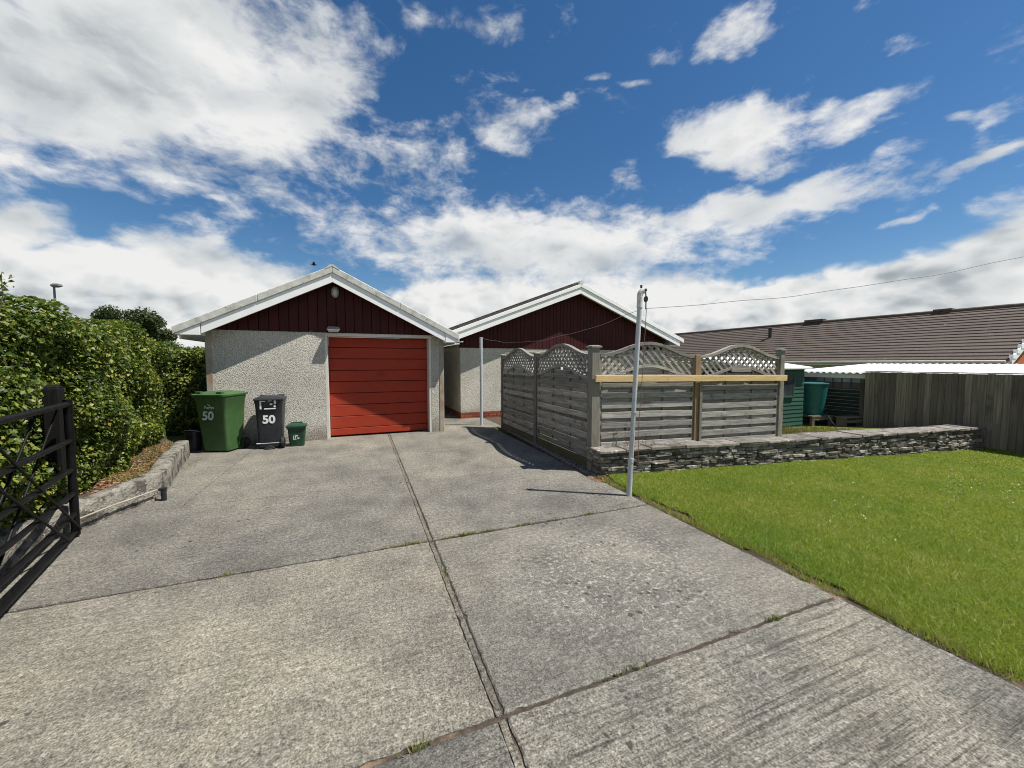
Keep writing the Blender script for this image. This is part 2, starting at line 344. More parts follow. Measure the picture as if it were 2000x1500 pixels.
BLACK_WOOD = surf('black_stained_post', (.004, .004, .0045), (.011, .010, .009), 5, 5, .75, spec=.15, stretch=(9, 9, .8), kind='pos', var=0, bscale=20, bstr=.4)
GREEN_BIN = surf('green_bin_plastic', (.036, .085, .027), (.055, .115, .040), 5, 4, .45, spec=.3, kind='pos', var=0, dirt=(.045, .085, .035), dscale=3, dlo=.55, dhi=.8, bscale=120, bstr=.10, bdist=.002)
BLACK_BIN = surf('charcoal_bin_plastic', (.013, .015, .019), (.024, .026, .031), 5, 4, .42, kind='pos', var=0, dirt=(.05, .05, .048), dscale=4, dlo=.6, dhi=.85, bscale=120, bstr=.10, bdist=.002)
CADDY = surf('dark_green_caddy_plastic', (.008, .038, .021), (.014, .055, .030), 5, 4, .42, kind='pos', var=0, bscale=120, bstr=.1, bdist=.002)
RUBBER = surf('black_rubber', (.010, .010, .010), (.022, .022, .022), 20, 3, .75, kind='pos', var=0)
PRINT = surf('white_bin_print', (.42, .47, .43), (.74, .77, .74), 30, 5, .5, kind='pos', var=0, fleck=(.10, .13, .10), fscale=60, flo=.62, fhi=.66)
PRINT_W = surf('white_sticker', (.74, .76, .74), (.82, .83, .82), 30, 5, .5, kind='pos', var=0, fleck=(.12, .14, .13), fscale=45, flo=.64, fhi=.68)
def stone_mat():
    m, gg, b = new_mat('lichened_stone')
    p = coord(gg, 'pos'); r = gg.n('ShaderNodeObjectInfo').outputs['Random']
    n1 = gg.noise(p, 22, 6, .65)
    col = gg.ramp(n1, [(.3, (.085, .080, .068)), (.6, (.185, .174, .150)), (.8, (.27, .255, .225))])
    col = gg.mix(1.0, col, gg.ramp(r, [(0, (.55, .53, .48)), (.6, (1.0, .97, .92)), (1, (1.5, 1.45, 1.38))]), 'MULTIPLY')
    lich = gg.mr(gg.math('ADD', gg.noise(p, 9, 6, .7), gg.math('MULTIPLY', gg.math('SUBTRACT', r, .5), .22)), .56, .66)
    col = gg.mix(gg.math('MULTIPLY', lich, .8), col, gg.ramp(gg.noise(p, 60, 3), [(.3, (.25, .245, .22)), (.7, (.48, .475, .44))]))
    moss = gg.mr(gg.noise(p, 5.5, 5, .6), .58, .68)
    col = gg.mix(gg.math('MULTIPLY', moss, .7), col, (.030, .030, .012))
    setp(gg, b, col, .93, gg.bump(gg.noise(p, 38, 5, .65), .9, .015), .2)
    return m
STONE = stone_mat()
MORTAR = surf('earthy_wall_core', (.06, .052, .040), (.12, .105, .082), 20, 5, .95, kind='pos', var=0, bscale=50, bstr=.9, bdist=.02)
COPING = surf('coping_flagstone', (.120, .110, .096), (.215, .196, .172), 7, 6, .92, kind='pos', var=.2, dirt=(.055, .048, .038), dscale=4.2, dlo=.46, dhi=.66, fleck=(.36, .35, .31), fscale=11, flo=.59, fhi=.68, bscale=45, bstr=.6, bdist=.008)
KERB = surf('mossy_kerb_concrete', (.15, .142, .118), (.30, .28, .235), 14, 6, .93, kind='pos', var=0, dirt=(.028, .027, .021), dscale=7.0, dlo=.44, dhi=.60, fleck=(.36, .34, .29), fscale=26, flo=.60, fhi=.68, bscale=26, bstr=1.0, bdist=.03)
BRICK = surf('red_plinth_brick', (.17, .045, .022), (.27, .075, .04), 12, 5, .9, kind='pos', var=.25, bscale=60, bstr=.5)
TILE = surf('brown_roof_tile', (.062, .046, .037), (.102, .078, .064), 7, 6, .85, kind='pos', var=.10, dirt=(.055, .042, .035), dscale=1.2, dlo=.5, dhi=.75, fleck=(.30, .28, .25), fscale=5, flo=.70, fhi=.74, bscale=30, bstr=.4)
DARK_TILE = surf('dark_roof_tile', (.03, .027, .026), (.055, .048, .045), 7, 5, .85, kind='pos', var=.1, bscale=30, bstr=.4)
ORANGE_BRICK = surf('orange_brick_gable', (.33, .085, .03), (.42, .12, .045), 9, 5, .9, kind='pos', var=0, bscale=50, bstr=.4)
CREAM = surf('neighbour_cream_wall', (.45, .42, .36), (.55, .52, .46), 4, 5, .9, kind='pos', var=0)
SHEET_WHITE = surf('white_corrugated_sheet', (.70, .72, .72), (.80, .81, .81), 3, 5, .5, kind='pos', var=0, dirt=(.58, .58, .55), dscale=1.5, dlo=.55, dhi=.8)
FELT_WHITE = surf('pale_shed_felt', (.60, .61, .60), (.72, .72, .71), 6, 5, .8, kind='pos', var=0, dirt=(.45, .46, .43), dscale=3, dlo=.55, dhi=.8)
SHED_GREEN = surf('dark_green_shed_board', (.012, .050, .036), (.020, .075, .054), 5, 5, .7, stretch=(.6, 6, 6), var=.15, bscale=16, bstr=.4)
DEEP_GREEN = surf('black_green_fence_board', (.008, .018, .014), (.015, .030, .024), 5, 5, .8, stretch=(.6, 6, 6), var=.2, bscale=16, bstr=.4)
BUTT = surf('teal_water_butt_plastic', (.008, .085, .085), (.014, .115, .112), 4, 4, .45, kind='pos', var=0, dirt=(.02, .07, .065), dscale=5, dlo=.55, dhi=.8)
def glass_mat():
    m, gg, b = new_mat('window_glass'); p = coord(gg, 'pos')
    setp(gg, b, gg.ramp(gg.noise(p, 2, 3), [(.3, (.02, .025, .03)), (.7, (.07, .085, .095))]), .06, None, .8); return m
GLASS = glass_mat()
def leaf_mat(name, cols, trans=.3, rough=.38, tcol=(.12, .2, .02), patch=False, clump=False):
    m, gg, b = new_mat(name)
    geo = gg.n('ShaderNodeNewGeometry')
    col = gg.ramp(geo.outputs['Random Per Island'], cols)
    if clump:                                           # clumps of darker, fresher and bronzed leaves
        q = gg.noise(geo.outputs['Position'], 2.4, 4, .6)
        col = gg.mix(1.0, col, gg.ramp(q, [(.32, (.55, .62, .6)), (.5, (1.0, 1.0, 1.0)), (.66, (1.35, 1.22, 1.1))]), 'MULTIPLY')
        col = gg.mix(gg.mr(gg.noise(geo.outputs['Position'], 5, 3), .62, .72, 0, .5), col, gg.mix(1.0, col, (1.5, .85, .6), 'MULTIPLY'))
    if patch:                                           # drier and lusher patches of turf
        pos = geo.outputs['Position']; q = gg.noise(pos, 1.1, 5, .62)
        col = gg.mix(1.0, col, gg.ramp(q, [(.30, (.66, .86, .8)), (.5, (1.02, 1.02, 1.0)), (.68, (1.26, 1.10, 1.4))]), 'MULTIPLY')
        col = gg.mix(gg.mr(gg.noise(pos, 6, 3, .6), .57, .72, 0, .5), col, (.38, .34, .12))
    setp(gg, b, col, rough, None, .3)
    tr = gg.n('ShaderNodeBsdfTranslucent', {0: gg.mix(.5, col, tcol)}).outputs[0]
    mxs = gg.n('ShaderNodeMixShader', {0: trans, 1: b.outputs[0], 2: tr}).outputs[0]
    out = [n for n in gg.t.nodes if n.type == 'OUTPUT_MATERIAL'][0]
    gg.t.links.new(mxs, out.inputs[0]); return m
HEDGE_LEAF = leaf_mat('beech_leaf', [(0, (.014, .030, .006)), (.35, (.054, .092, .012)), (.7, (.150, .190, .028)), (.95, (.27, .295, .06)), (1, (.28, .20, .05))], .33, .45, clump=True)
DARK_LEAF = leaf_mat('dark_tree_leaf', [(0, (.018, .032, .010)), (.6, (.042, .060, .018)), (1, (.085, .085, .03))], .2, .5)
MID_LEAF = leaf_mat('shrub_leaf', [(0, (.03, .055, .012)), (.6, (.07, .11, .022)), (1, (.13, .16, .04))], .25, .45)
TURF = leaf_mat('turf_blade', [(0, (.092, .150, .014)), (.5, (.190, .275, .026)), (.85, (.295, .355, .048)), (1, (.50, .47, .20))], .45, .6, (.34, .42, .04), patch=True)
DRY = leaf_mat('dry_grass_blade', [(0, (.13, .13, .03)), (.5, (.27, .235, .075)), (1, (.40, .34, .15))], .3, .6, (.3, .25, .06))
LITTER = leaf_mat('fallen_leaf', [(0, (.10, .042, .020)), (.6, (.21, .105, .058)), (1, (.33, .21, .12))], .1, .7, (.2, .1, .03))
BARK = surf('bark', (.05, .040, .030), (.12, .10, .08), 9, 6, .95, stretch=(3, 3, .6), kind='pos', var=0, bscale=20, bstr=.8, bdist=.02)
SHADE_CORE = surf('hedge_shade_core', (.010, .012, .006), (.022, .022, .012), 12, 5, .95, kind='pos', var=0)  # near-black colour for the solid core added inside the hedges
WIRE = surf('grey_line_cord', (.20, .20, .20), (.26, .26, .25), 30, 2, .6, kind='pos', var=0)
PETAL = surf('daisy_white', (.75, .75, .72), (.8, .8, .78), 30, 2, .7, kind='pos', var=0)
GRIT = surf('edge_gravel', (.14, .125, .10), (.36, .33, .28), 60, 3, .9, kind='pos', var=0)

# ================================================================== GROUND
m = MB()
xs = [-600, -60, 1.3, 14, 60, 600]; ys = [-600, -40, 60, 600]
m.add([(x, y, gz(x) - .045) for y in ys for x in xs], [(j * 6 + i, j * 6 + i + 1, (j + 1) * 6 + i + 1, (j + 1) * 6 + i) for j in range(3) for i in range(5)])
tag(m.build('ground', FIELD), kind='structure')

# driveway: concrete slabs with gritty joints between
m = MB(); m.prism_z([uv2(-4.7, -6.2), uv2(2.42, -6.2), uv2(2.42, 7.2), uv2(2.75, 8.9), uv2(2.7, 12), uv2(.6, 12), uv2(.6, 7.3), uv2(-4.7, 7.3)], -.06, -.012)
drive = tag(m.build('driveway', JOINT), kind='structure')
def slab(u0, u1, v0, v1, tilt=0.0):
    gap = .008; pts = []; gb0 = .003 if v0 > 3 else gap; gb1 = .003 if v1 > 3 else gap; gs_ = .0025
    g0 = .02 if u0 == 0 else gs_; g1 = .02 if u1 == 0 else gs_; cs = [(u0 + g0, v0 + gb0), (u1 - g1, v0 + gb0), (u1 - g1, v1 - gb1), (u0 + g0, v1 - gb1)]
    for k in range(4):
        a = cs[k]; b = cs[(k + 1) % 4]; L = math.hypot(b[0] - a[0], b[1] - a[1]); n = max(2, int(L / .035))
        for i in range(n):
            t = i / n; far = v0 > 3 and k != 0; j = (.0015 if far else .005) * rnd.gauss(0, 1) if 0 < i else (.002 if far else .008)
            if rnd.random() < .02: j += .012
            nx, ny = -(b[1] - a[1]) / L, (b[0] - a[0]) / L
            pts.append((a[0] + (b[0] - a[0]) * t + nx * abs(j), a[1] + (b[1] - a[1]) * t + ny * abs(j)))
    P = [uv2(*p) for p in pts]; n = len(P)
    cu, cv = (u0 + u1) / 2, (v0 + v1) / 2
    inn = [uv2(p[0] + (cu - p[0]) / abs(cu - p[0] + 1e-9) * min(.008, abs(cu - p[0])), p[1] + (cv - p[1]) / abs(cv - p[1] + 1e-9) * min(.008, abs(cv - p[1]))) for p in pts]
    z = rnd.uniform(-.003, .003)
    mb = MB().loft([[(x, y, -.05) for x, y in P], [(x, y, z - .007) for x, y in P], [(x, y, z) for x, y in inn]])
    ob = mb.build('slab', CONC, drive)                  # each pour of concrete has weathered to its own tone
    tone = {(0, -.03): (.93, .93, .93), (0, 1.77): (.90, .90, .91), (0, -1.83): (.98, .985, .98), (0, 3.56): (1.0, .99, .97), (-4.65, -.03): (1.12, 1.10, 1.05), (-4.65, 1.77): (.88, .88, .89),
            (-4.65, -1.83): (.74, .75, .77), (-2.38, 3.56): (.93, .93, .93), (-2.38, 5.35): (1.04, 1.03, 1.0)}.get((u0, v0), (.97, .96, .95))
    ob.color = (*tone, 1)
rows = [-5.43, -3.63, -1.83, -.03, 1.77, 3.56, 5.35, 7.25]
for i in range(len(rows) - 1):
    v0, v1 = rows[i], rows[i + 1]
    slab(0, 2.38, v0, v1)
    if v0 >= 3.5: slab(-2.38, 0, v0, v1); slab(-4.65, -2.38, v0, v1)
    else: slab(-4.65, 0, v0, v1)
for i in range(len(rows) - 1):                         # the long joint is packed with a strip of old filler
    n = 60; L_ = []; R_ = []
    for k in range(n + 1):
        v = rows[i] + .012 + (rows[i + 1] - rows[i] - .024) * k / n; L_.append(uv2(-.0165 + rnd.gauss(0, .0018), v)); R_.append(uv2(.0135 + rnd.gauss(0, .0026), v))
    MB().prism_z(R_ + L_[::-1], -.03, -.005).build('joint_filler', CONC, drive).color = (.80, .78, .74, 1)
slab(.75, 2.66, 7.25, 9.2); slab(.75, 2.66, 9.2, 12)

# lawn and soil edge
bpoly = [uv2(2.39, 2.85), uv2(2.9, 2.9), uv2(3.4, 9.6), uv2(2.62, 9.6)]
tag(MB().add([(x, y, -.009) for x, y in bpoly], [(0, 1, 2, 3)]).build('fence_border', SOIL), kind='structure')
WD = R(17.5); WX, WY = math.cos(WD), math.sin(WD)     # direction of the stone wall and the fence on it
W0 = (1.22, 5.22)
def wl(t, d=0.0): return (W0[0] + WX * t - WY * d, W0[1] + WY * t + WX * d)   # t along the wall, d behind its face
m = MB()
soil_poly = [uv2(2.375, -6.2), uv2(6, -6.2), (12.5, -3), (12.5, 8.9), wl(8.95, .1), wl(0, .1), uv2(2.375, 3.0)]
m.add([(x, y, gz(x) - .012) for x, y in soil_poly], [tuple(range(len(soil_poly)))])
tag(m.build('soil_edge', SOIL), kind='structure')
edge = []
for k in range(130):
    v = -6.2 + k * (9.0 / 129)
    edge.append(uv2(2.545 + .045 * math.sin(v * 5.1) + .03 * math.sin(v * 13.7 + 1) + rnd.gauss(0, .012), v))
m = MB(); poly = [uv2(6, -6.2), (12.4, -3), (12.4, 8.8), wl(8.9, .03), wl(.0, .03)] + edge[::-1]
m.add([(x, y, gz(x) - .004) for x, y in poly], [tuple(range(len(poly)))])
lawn = tag(m.build('lawn', GRASS_BASE), kind='structure')
m = MB(); pp = [(9.95, 8.65), (12.4, 3.6), (12.9, 3.8), (10.3, 9.2)]
m.add([(x, y, gz(x) + .002) for x, y in pp] + [(x, y, gz(x) - .05) for x, y in pp], [(0, 1, 2, 3), (0, 4, 5, 1), (1, 5, 6, 2), (2, 6, 7, 3), (3, 7, 4, 0)])
tag(m.build('path', KERB), kind='structure')

def in_lawn(x, y, margin=0.0):
    dx, dy = x - D0[0], y - D0[1]; u = dx * UX + dy * UY; v = -dx * UY + dy * UX
    eu = 2.535 + .05 * np.sin(v * 5.1) + .03 * np.sin(v * 13.7 + 1) + .02 * np.sin(v * 41)
    wx, wy = x - W0[0], y - W0[1]; behind = -wx * WY + wy * WX; along = wx * WX + wy * WY
    return (u > eu + margin) & ((behind < .0) | (along > 9.0)) & (y < 8.5 - (x - 9.9) * 1.9)
def blades(name, P, h, w, mat, lean=.5, parent=None):
    n = len(P); a = rng.uniform(0, 2 * np.pi, n); la = rng.uniform(0, 2 * np.pi, n); hh = h * rng.uniform(.55, 1.25, n); l = hh * lean * rng.uniform(0, 1.3, n)
    ww = w * rng.uniform(.7, 1.3, n); dx, dy = np.cos(a) * ww / 2, np.sin(a) * ww / 2
    V = np.empty((n, 3, 3)); V[:, 0] = P; V[:, 1] = P; V[:, 2] = P
    V[:, 0, 0] -= dx; V[:, 0, 1] -= dy; V[:, 1, 0] += dx; V[:, 1, 1] += dy
    V[:, 2, 0] += np.cos(la) * l; V[:, 2, 1] += np.sin(la) * l; V[:, 2, 2] += hh
    return link(name, np_mesh(name, V.reshape(-1, 3), np.arange(3 * n).reshape(n, 3), mat), parent)
pts = []
while sum(map(len, pts)) < 680000:
    y = rng.uniform(-.5, 9.0, 400000); x = rng.uniform(1.0, 12.3, 400000)
    ok = in_lawn(x, y) & (x < 1.5 * y + 3.5)
    d = np.hypot(x, y); ok &= rng.uniform(0, 1, len(x)) < np.clip(2.6 / d, 0, 1) ** 1.25
    # patchy turf
    pn = .5 + .25 * np.sin(x * 2.3 + np.sin(y * 1.7) * 2) + .25 * np.sin(y * 3.1 + np.sin(x * 2.9) * 1.5)
    ok &= rng.uniform(0, 1, len(x)) < .55 + .45 * pn
    pts.append(np.stack([x[ok], y[ok], gzn(x[ok]) - .004], 1))
P = np.concatenate(pts)[:680000]; dist = np.hypot(P[:, 0], P[:, 1])
tag(blades('lawn_grass', P, .030 + .006 * np.sin(P[:, 0] * 3 + P[:, 1] * 2), .0032 + .0011 * dist, TURF, 1.5), 'short bright green mown grass of the lawn', 'grass', kind='stuff')
# ragged fringe along the drive, partly dry
v = rng.uniform(-1.6, 2.9, 9000); u = 2.40 + np.abs(rng.normal(0, .055, 9000)); u = np.where(np.sin(v * 6 + 2 * np.sin(v * 2.3)) > -.3, u, u + .05)
Pf = np.stack([D0[0] + u * UX - v * UY, D0[1] + u * UY + v * UX, np.full(9000, -.012)], 1)
tag(blades('edge_grass', Pf[:2600], .04, .005, TURF, .8), 'longer grass straggling over the edge of the concrete drive', 'grass', kind='stuff')
tag(blades('dry_edge_grass', Pf[6800:], .045, .005, DRY, 1.0), 'dry straw coloured grass along the lawn edge', 'grass', kind='stuff')
# daisies
n = 420; x = rng.uniform(3.0, 10.5, n * 3); y = rng.uniform(2.2, 7.5, n * 3); k = in_lawn(x, y, .5) & (np.hypot(x - 5.6, y - 4.4) < 3.2 * rng.uniform(.3, 1.2, n * 3)) & (np.sin(x * 2.1 + 1.3 * np.sin(y * 1.9)) + np.sin(y * 2.7 - x) > .25); x, y = x[k][:n], y[k][:n]
V = []; F = []
for i in range(len(x)):
    c = np.array([x[i], y[i], gz(x[i]) + rng.uniform(.026, .04)]); r = rng.uniform(.003, .0065); b = len(V); tx, ty = rng.normal(0, .3, 2)
    for q in range(6):
        a = q * math.pi / 3; V.append(c + np.array([math.cos(a) * r, math.sin(a) * r, (math.cos(a) * tx + math.sin(a) * ty) * r]))
    F.append([b + q for q in range(6)])
tag(link('daisies', np_mesh('daisies', np.array(V), np.array(F), PETAL)), 'tiny white daisies scattered in the lawn', 'flowers', kind='stuff')
# weeds in the slab joints
PW = []
for (uc, vc, n, su, sv) in [(-.22, 1.775, 150, .10, .014), (.16, 1.77, 60, .05, .012), (.32, 1.775, 150, .05, .014), (.52, 1.77, 90, .04, .012), (.9, 1.77, 80, .05, .012), (1.2, 1.77, 40, .05, .01), (1.62, 1.77, 70, .06, .012),
                            (-1.5, 1.77, 50, .03, .01), (1.76, -.03, 45, .03, .012), (.75, -.03, 22, .05, .012), (-.35, -.04, 40, .03, .012), (0, 1.2, 30, .008, .1), (-3.0, 5.6, 160, .05, .22), (.62, -.03, 10, .05, .012)]:
    for _ in range(n):
        a = uv2(uc + rnd.gauss(0, su), vc + rnd.gauss(0, sv)); PW.append((a[0], a[1], -.01))
PW = np.array(PW)
tag(blades('joint_weeds', PW, .034, .006, MID_LEAF, 1.1), 'small green weeds growing in the slab joints', 'weeds', kind='stuff')
sel = PW[rng.uniform(0, 1, len(PW)) < .4]
tag(blades('dry_joint_weeds', sel, .038, .006, DRY, 1.1), 'straw coloured dead weeds in the slab joints', 'weeds', kind='stuff')
# grit swept against the fence foot
n = 1500; v = rng.uniform(2.9, 7.0, n); u = 2.36 + np.abs(rng.normal(0, .09, n)) + (v - 3) * .05
V = []; F = []
for i in range(n):
    c = np.array(uv2(u[i], v[i]) + (.004,)); r = rng.uniform(.006, .018); b = len(V)
    for q in range(4): a = q * math.pi / 2 + rng.uniform(0, .8); V.append(c + [math.cos(a) * r, math.sin(a) * r * .8, 0])
    V.append(c + [0, 0, r * .8]); F += [[b, b + 1, b + 4], [b + 1, b + 2, b + 4], [b + 2, b + 3, b + 4], [b + 3, b, b + 4]]
tag(link('grit', np_mesh('grit', np.array(V), np.array(F), GRIT)), 'loose grit gathered along the foot of the fence', 'grit', kind='stuff')
n = 2600; PL = []
for i in range(n):
    u_, v_ = 2.30 + abs(rnd.gauss(0, .11)), rnd.uniform(2.6, 7.0); a = uv2(u_ + (v_ - 3) * .05, v_); PL.append((a[0], a[1], .003))

DEBRIS = PL
# ================================================================== GARAGE
GA = R(22.5)
gar = empty('garage', (-5.57, 7.01, 0), GA, 'pebbledashed garage with red up and over door and maroon boarded gable', 'garage')
GW, GC, GS, GR = 4.36, 2.14, .5, 3.42                 # width, ridge x, roof slope, ridge height
def gtop(x): return GR - GS * abs(x - GC)
DX0, DX1 = 1.956, 4.085
m = MB()
m.box(.10, DX0, 0, .30, 0, 2.16); m.box(DX1, GW - .10, 0, .30, 0, 2.16)
m.box(.02, .2, .31, 5.3, 0, 2.12); m.box(GW - .2, GW - .02, .31, 5.3, 0, 2.12); m.box(.02, GW - .02, 5.3, 5.5, 0, 2.12)
m.build('wall', RENDER, gar)
m = MB(); m.prism_y([(.0, 2.12), (GW, 2.12), (GW, gtop(GW) - .12), (GC, GR - .12), (0, gtop(0) - .12)], .03, .09); m.build('gable_backing', DARK, gar)
for x0, x1 in ((-.005, .10), (GW - .10, GW + .005)):
    MB().box(x0, x1, -.012, .31, 0, 2.155).build('corner_post', POST_CONC, gar, bevel=.008)
nb = 26; bw = GW / nb
for i in range(nb):
    x0, x1 = i * bw + .005, (i + 1) * bw - .005; xm = [x0] + ([GC] if x0 < GC < x1 else []) + [x1]
    poly = [(x0, 2.165), (x1, 2.165)] + [(x, gtop(x) - .14) for x in reversed(xm)]
    MB().prism_y(poly, -.018, .028).build('board', MAROON, gar, bevel=.004)
for sgn, xe in ((-1, -.37), (1, 4.65)):                # each roof slope
    a, b = (xe, GC) if sgn < 0 else (GC, xe)
    m = MB(); m.prism_y([(a, gtop(a) - .05), (b, gtop(b) - .05), (b, gtop(b) - .005), (a, gtop(a) - .005)], -.24, 5.7)
    m.build('roof_sheet', ROOF_SHEET, gar)
    xx = [xe + (GC - xe) * t / 2 for t in range(3)]
    for k in range(2):                                 # verge capping in lengths
        p, q = sorted((xx[k], xx[k + 1])); q -= .003 if k < 1 or sgn > 0 else 0
        m = MB(); m.prism_y([(p, gtop(p) - .125), (q, gtop(q) - .125), (q, gtop(q) + .012), (p, gtop(p) + .012)], -.31, -.13)
        m.build('verge_cap', ROOF_SHEET, gar, bevel=.01)
    xs2 = .03 if sgn < 0 else GW - .03
    p, q = sorted((xs2, GC))
    m = MB(); m.prism_y([(p, gtop(p) - .30), (q, gtop(q) - .30), (q, gtop(q) - .115), (p, gtop(p) - .115)], -.285, -.255)
    m.build('bargeboard', WHITE, gar, bevel=.003)
    m = MB(); m.prism_y([(p, gtop(p) - .16), (q, gtop(q) - .16), (q, gtop(q) - .135), (p, gtop(p) - .135)], -.254, .03)
    m.build('soffit', WHITE_OLD, gar)
    e0 = xe + .03 * (1 if sgn < 0 else -1)
    p, q = sorted((e0, xs2 + .012 * sgn))
    m = MB(); m.prism_y([(p, gtop(xs2) - .325), (q, gtop(xs2) - .325), (q, gtop(q) - .118), (p, gtop(p) - .118)], -.29, -.02)
    m.build('eaves_box', WHITE, gar, bevel=.004)
    p, q = sorted((e0, e0 + .03 * sgn))
    MB().box(p, q, .0, 5.6, gtop(e0) - .20, gtop(e0) - .06).build('eaves_fascia', WHITE, gar)
m = MB(); m.prism_y([(GC - .13, gtop(GC - .13) + .012), (GC - .13, gtop(GC - .13) - .0), (GC, GR), (GC + .13, gtop(GC + .13)), (GC + .13, gtop(GC + .13) + .012), (GC + .03, GR + .03), (GC - .03, GR + .03)], -.315, 5.7)
m.build('ridge_cap', ROOF_SHEET, gar)
# door
m = MB(); m.box(DX0, DX0 + .05, .005, .29, 0, 2.16); m.box(DX1 - .05, DX1, .005, .29, 0, 2.16); m.box(DX0 + .05, DX1 - .05, .005, .29, 2.095, 2.16)
m.build('door_frame', WHITE_OLD, gar, bevel=.003)
dr = MB().box(DX0 + .052, DX1 - .052, .282, .30, .012, 2.092).build('garage_door', DARK, gar)
fr = [0, .102, .217, .334, .448, .567, .687, .805, .927, 1]
for i in range(9):
    z1 = 2.09 - fr[i] * 2.075; z0 = 2.09 - fr[i + 1] * 2.075
    m = MB(); x0, x1 = DX0 + .055, DX1 - .055
    m.prism_y([(x0, z0 + .004), (x1, z0 + .004), (x1, z1 - .008), (x0, z1 - .008)], .255, .282)
    m.build('panel', RED_DOOR, dr, bevel=.005)
hx, hz = (DX0 + DX1) / 2 + .02, 1.31
m = MB(); m.loft([[(hx + .035 * math.cos(a), y, hz + .035 * math.sin(a)) for a in [k * math.pi / 8 for k in range(16)]] for y in (.256, .242)])
m.bar((hx - .06, .225, hz), (hx + .03, .225, hz), .02, .025); m.tube([(hx, .25, hz), (hx, .225, hz)], .01, 8)
m.build('handle', RED_DOOR, dr)
def gl(x, y, z): v = Matrix.Rotation(GA, 4, 'Z') @ Vector((x, y, 0)); return (-5.57 + v.x, 7.01 + v.y, z)
LENS = surf('frosted_lens', (.42, .42, .36), (.52, .52, .46), 20, 3, .3, kind='pos', var=0, spec=.6)
lamp = empty('bulkhead_lamp', gl(GC + .03, -.02, 2.97), GA, 'oval bulkhead lamp under the peak of the garage gable', 'lamp')
m = MB(); m.loft([[(.075 * s * math.cos(a), y, .115 * s * math.sin(a)) for a in [k * math.pi / 12 for k in range(24)]] for s, y in ((1, 0), (1, -.035), (.86, -.05), (.74, -.045))])
m.build('lamp_housing', surf('grey_lamp_housing', (.22, .21, .18), (.30, .29, .25), 9, 4, .5, kind='pos', var=0), lamp, smooth=True)
m = MB(); m.loft([[(.075 * s * math.cos(a), y, .115 * s * math.sin(a)) for a in [k * math.pi / 12 for k in range(24)]] for s, y in ((.74, -.044), (.62, -.07), (.3, -.085), (.02, -.088))])
m.build('lens', LENS, lamp, smooth=True)
fl = empty('flood_lamp', gl(2.13, -.018, 2.20), GA, 'small white flood lamp above the red garage door', 'lamp')
m = MB(); m.add([(-.10, -.03, .10), (.10, -.03, .10), (.13, -.17, .02), (-.13, -.17, .02), (-.07, -.03, .0), (.07, -.03, .0), (.09, -.14, -.03), (-.09, -.14, -.03)],
                [(0, 1, 2, 3), (7, 6, 5, 4), (0, 4, 5, 1), (1, 5, 6, 2), (2, 6, 7, 3), (3, 7, 4, 0)])
m.build('lamp_head', BLACK_BIN, fl, bevel=.006)
MB().add([(-.115, -.178, .01), (.115, -.178, .01), (.085, -.148, -.036), (-.085, -.148, -.036), (-.115, -.172, .012), (.115, -.172, .012), (.085, -.142, -.034), (-.085, -.142, -.034)], [(0, 1, 2, 3), (7, 6, 5, 4), (0, 4, 5, 1), (1, 5, 6, 2), (2, 6, 7, 3), (3, 7, 4, 0)]).build('lens', LENS, fl)
MB().box(-.03, .03, -.03, .0, .02, .08).build('bracket', BLACK_BIN, fl)

# ================================================================== BUNGALOW
bung = empty('bungalow', (-1.42, 10.6, -.03), GA, 'white pebbledashed bungalow with maroon boarded gable behind the fence', 'house')
BW, BC, BS, BR = 7.2, 3.64, .385, 3.96
def btop(x): return BR - BS * abs(x - BC)
m = MB()
WX0, WX1, WZ0, WZ1 = 1.30, 4.17, .95, 1.90
m.box(0, WX0, 0, .25, .2, 2.0); m.box(WX1, BW, 0, .25, .2, 2.0); m.box(WX0, WX1, 0, .25, .2, WZ0); m.box(WX0, WX1, 0, .25, WZ1, 2.0)
m.box(.25, BW, 10.8, 11, 0, 2.2); m.box(BW - .25, BW, .251, 10.8, 0, 2.1)
m.build('wall', RENDER, bung)
MB().box(.001, .25, .251, 10.8, .2, 2.1).build('side_wall', SIDE_RENDER, bung)
MB().box(.02, BW - .02, .02, 10.6, 0, .2).build('plinth_core', JOINT, bung)
for c in range(3):
    for i in range(12):
        x0 = i * .235 - (.117 if c % 2 else 0); x1 = x0 + .223
        if x1 > .02: MB().box(max(x0, 0), x1, -.004, .09, c * .067 + .004, c * .067 + .06).build('brick', BRICK, bung, bevel=.003)
    for i in range(9):
        y0 = .12 + i * .235 + (.117 if c % 2 else 0); MB().box(-.004, .06, y0, y0 + .223, c * .067 + .004, c * .067 + .06).build('brick', BRICK, bung, bevel=.003)
win = MB()
for a in ((WX0, WX1, WZ1 - .07, WZ1), (WX0, WX1, WZ0, WZ0 + .07), (WX0, WX0 + .07, WZ0 + .07, WZ1 - .07), (WX1 - .07, WX1, WZ0 + .07, WZ1 - .07), (2.2, 2.27, WZ0 + .07, WZ1 - .07), (3.2, 3.27, WZ0 + .07, WZ1 - .07)):
    win.box(a[0], a[1], .06, .13, a[2], a[3])
win = win.build('window', WHITE, bung)
for x0, x1 in ((WX0 + .07, 2.2), (2.27, 3.2), (3.27, WX1 - .07)): MB().box(x0, x1, .09, .10, WZ0 + .07, WZ1 - .07).build('pane', GLASS, win)
MB().box(WX0 - .05, WX1 + .05, -.05, .06, WZ0 - .05, WZ0 + .004).build('sill', WHITE, win)
m = MB(); m.prism_y([(0, 2.0), (BW, 2.0), (BW, btop(BW) - .15), (BC, BR - .15), (0, btop(0) - .15)], .03, .09); m.build('gable_backing', DARK, bung)
nb = 60; bw = BW / nb
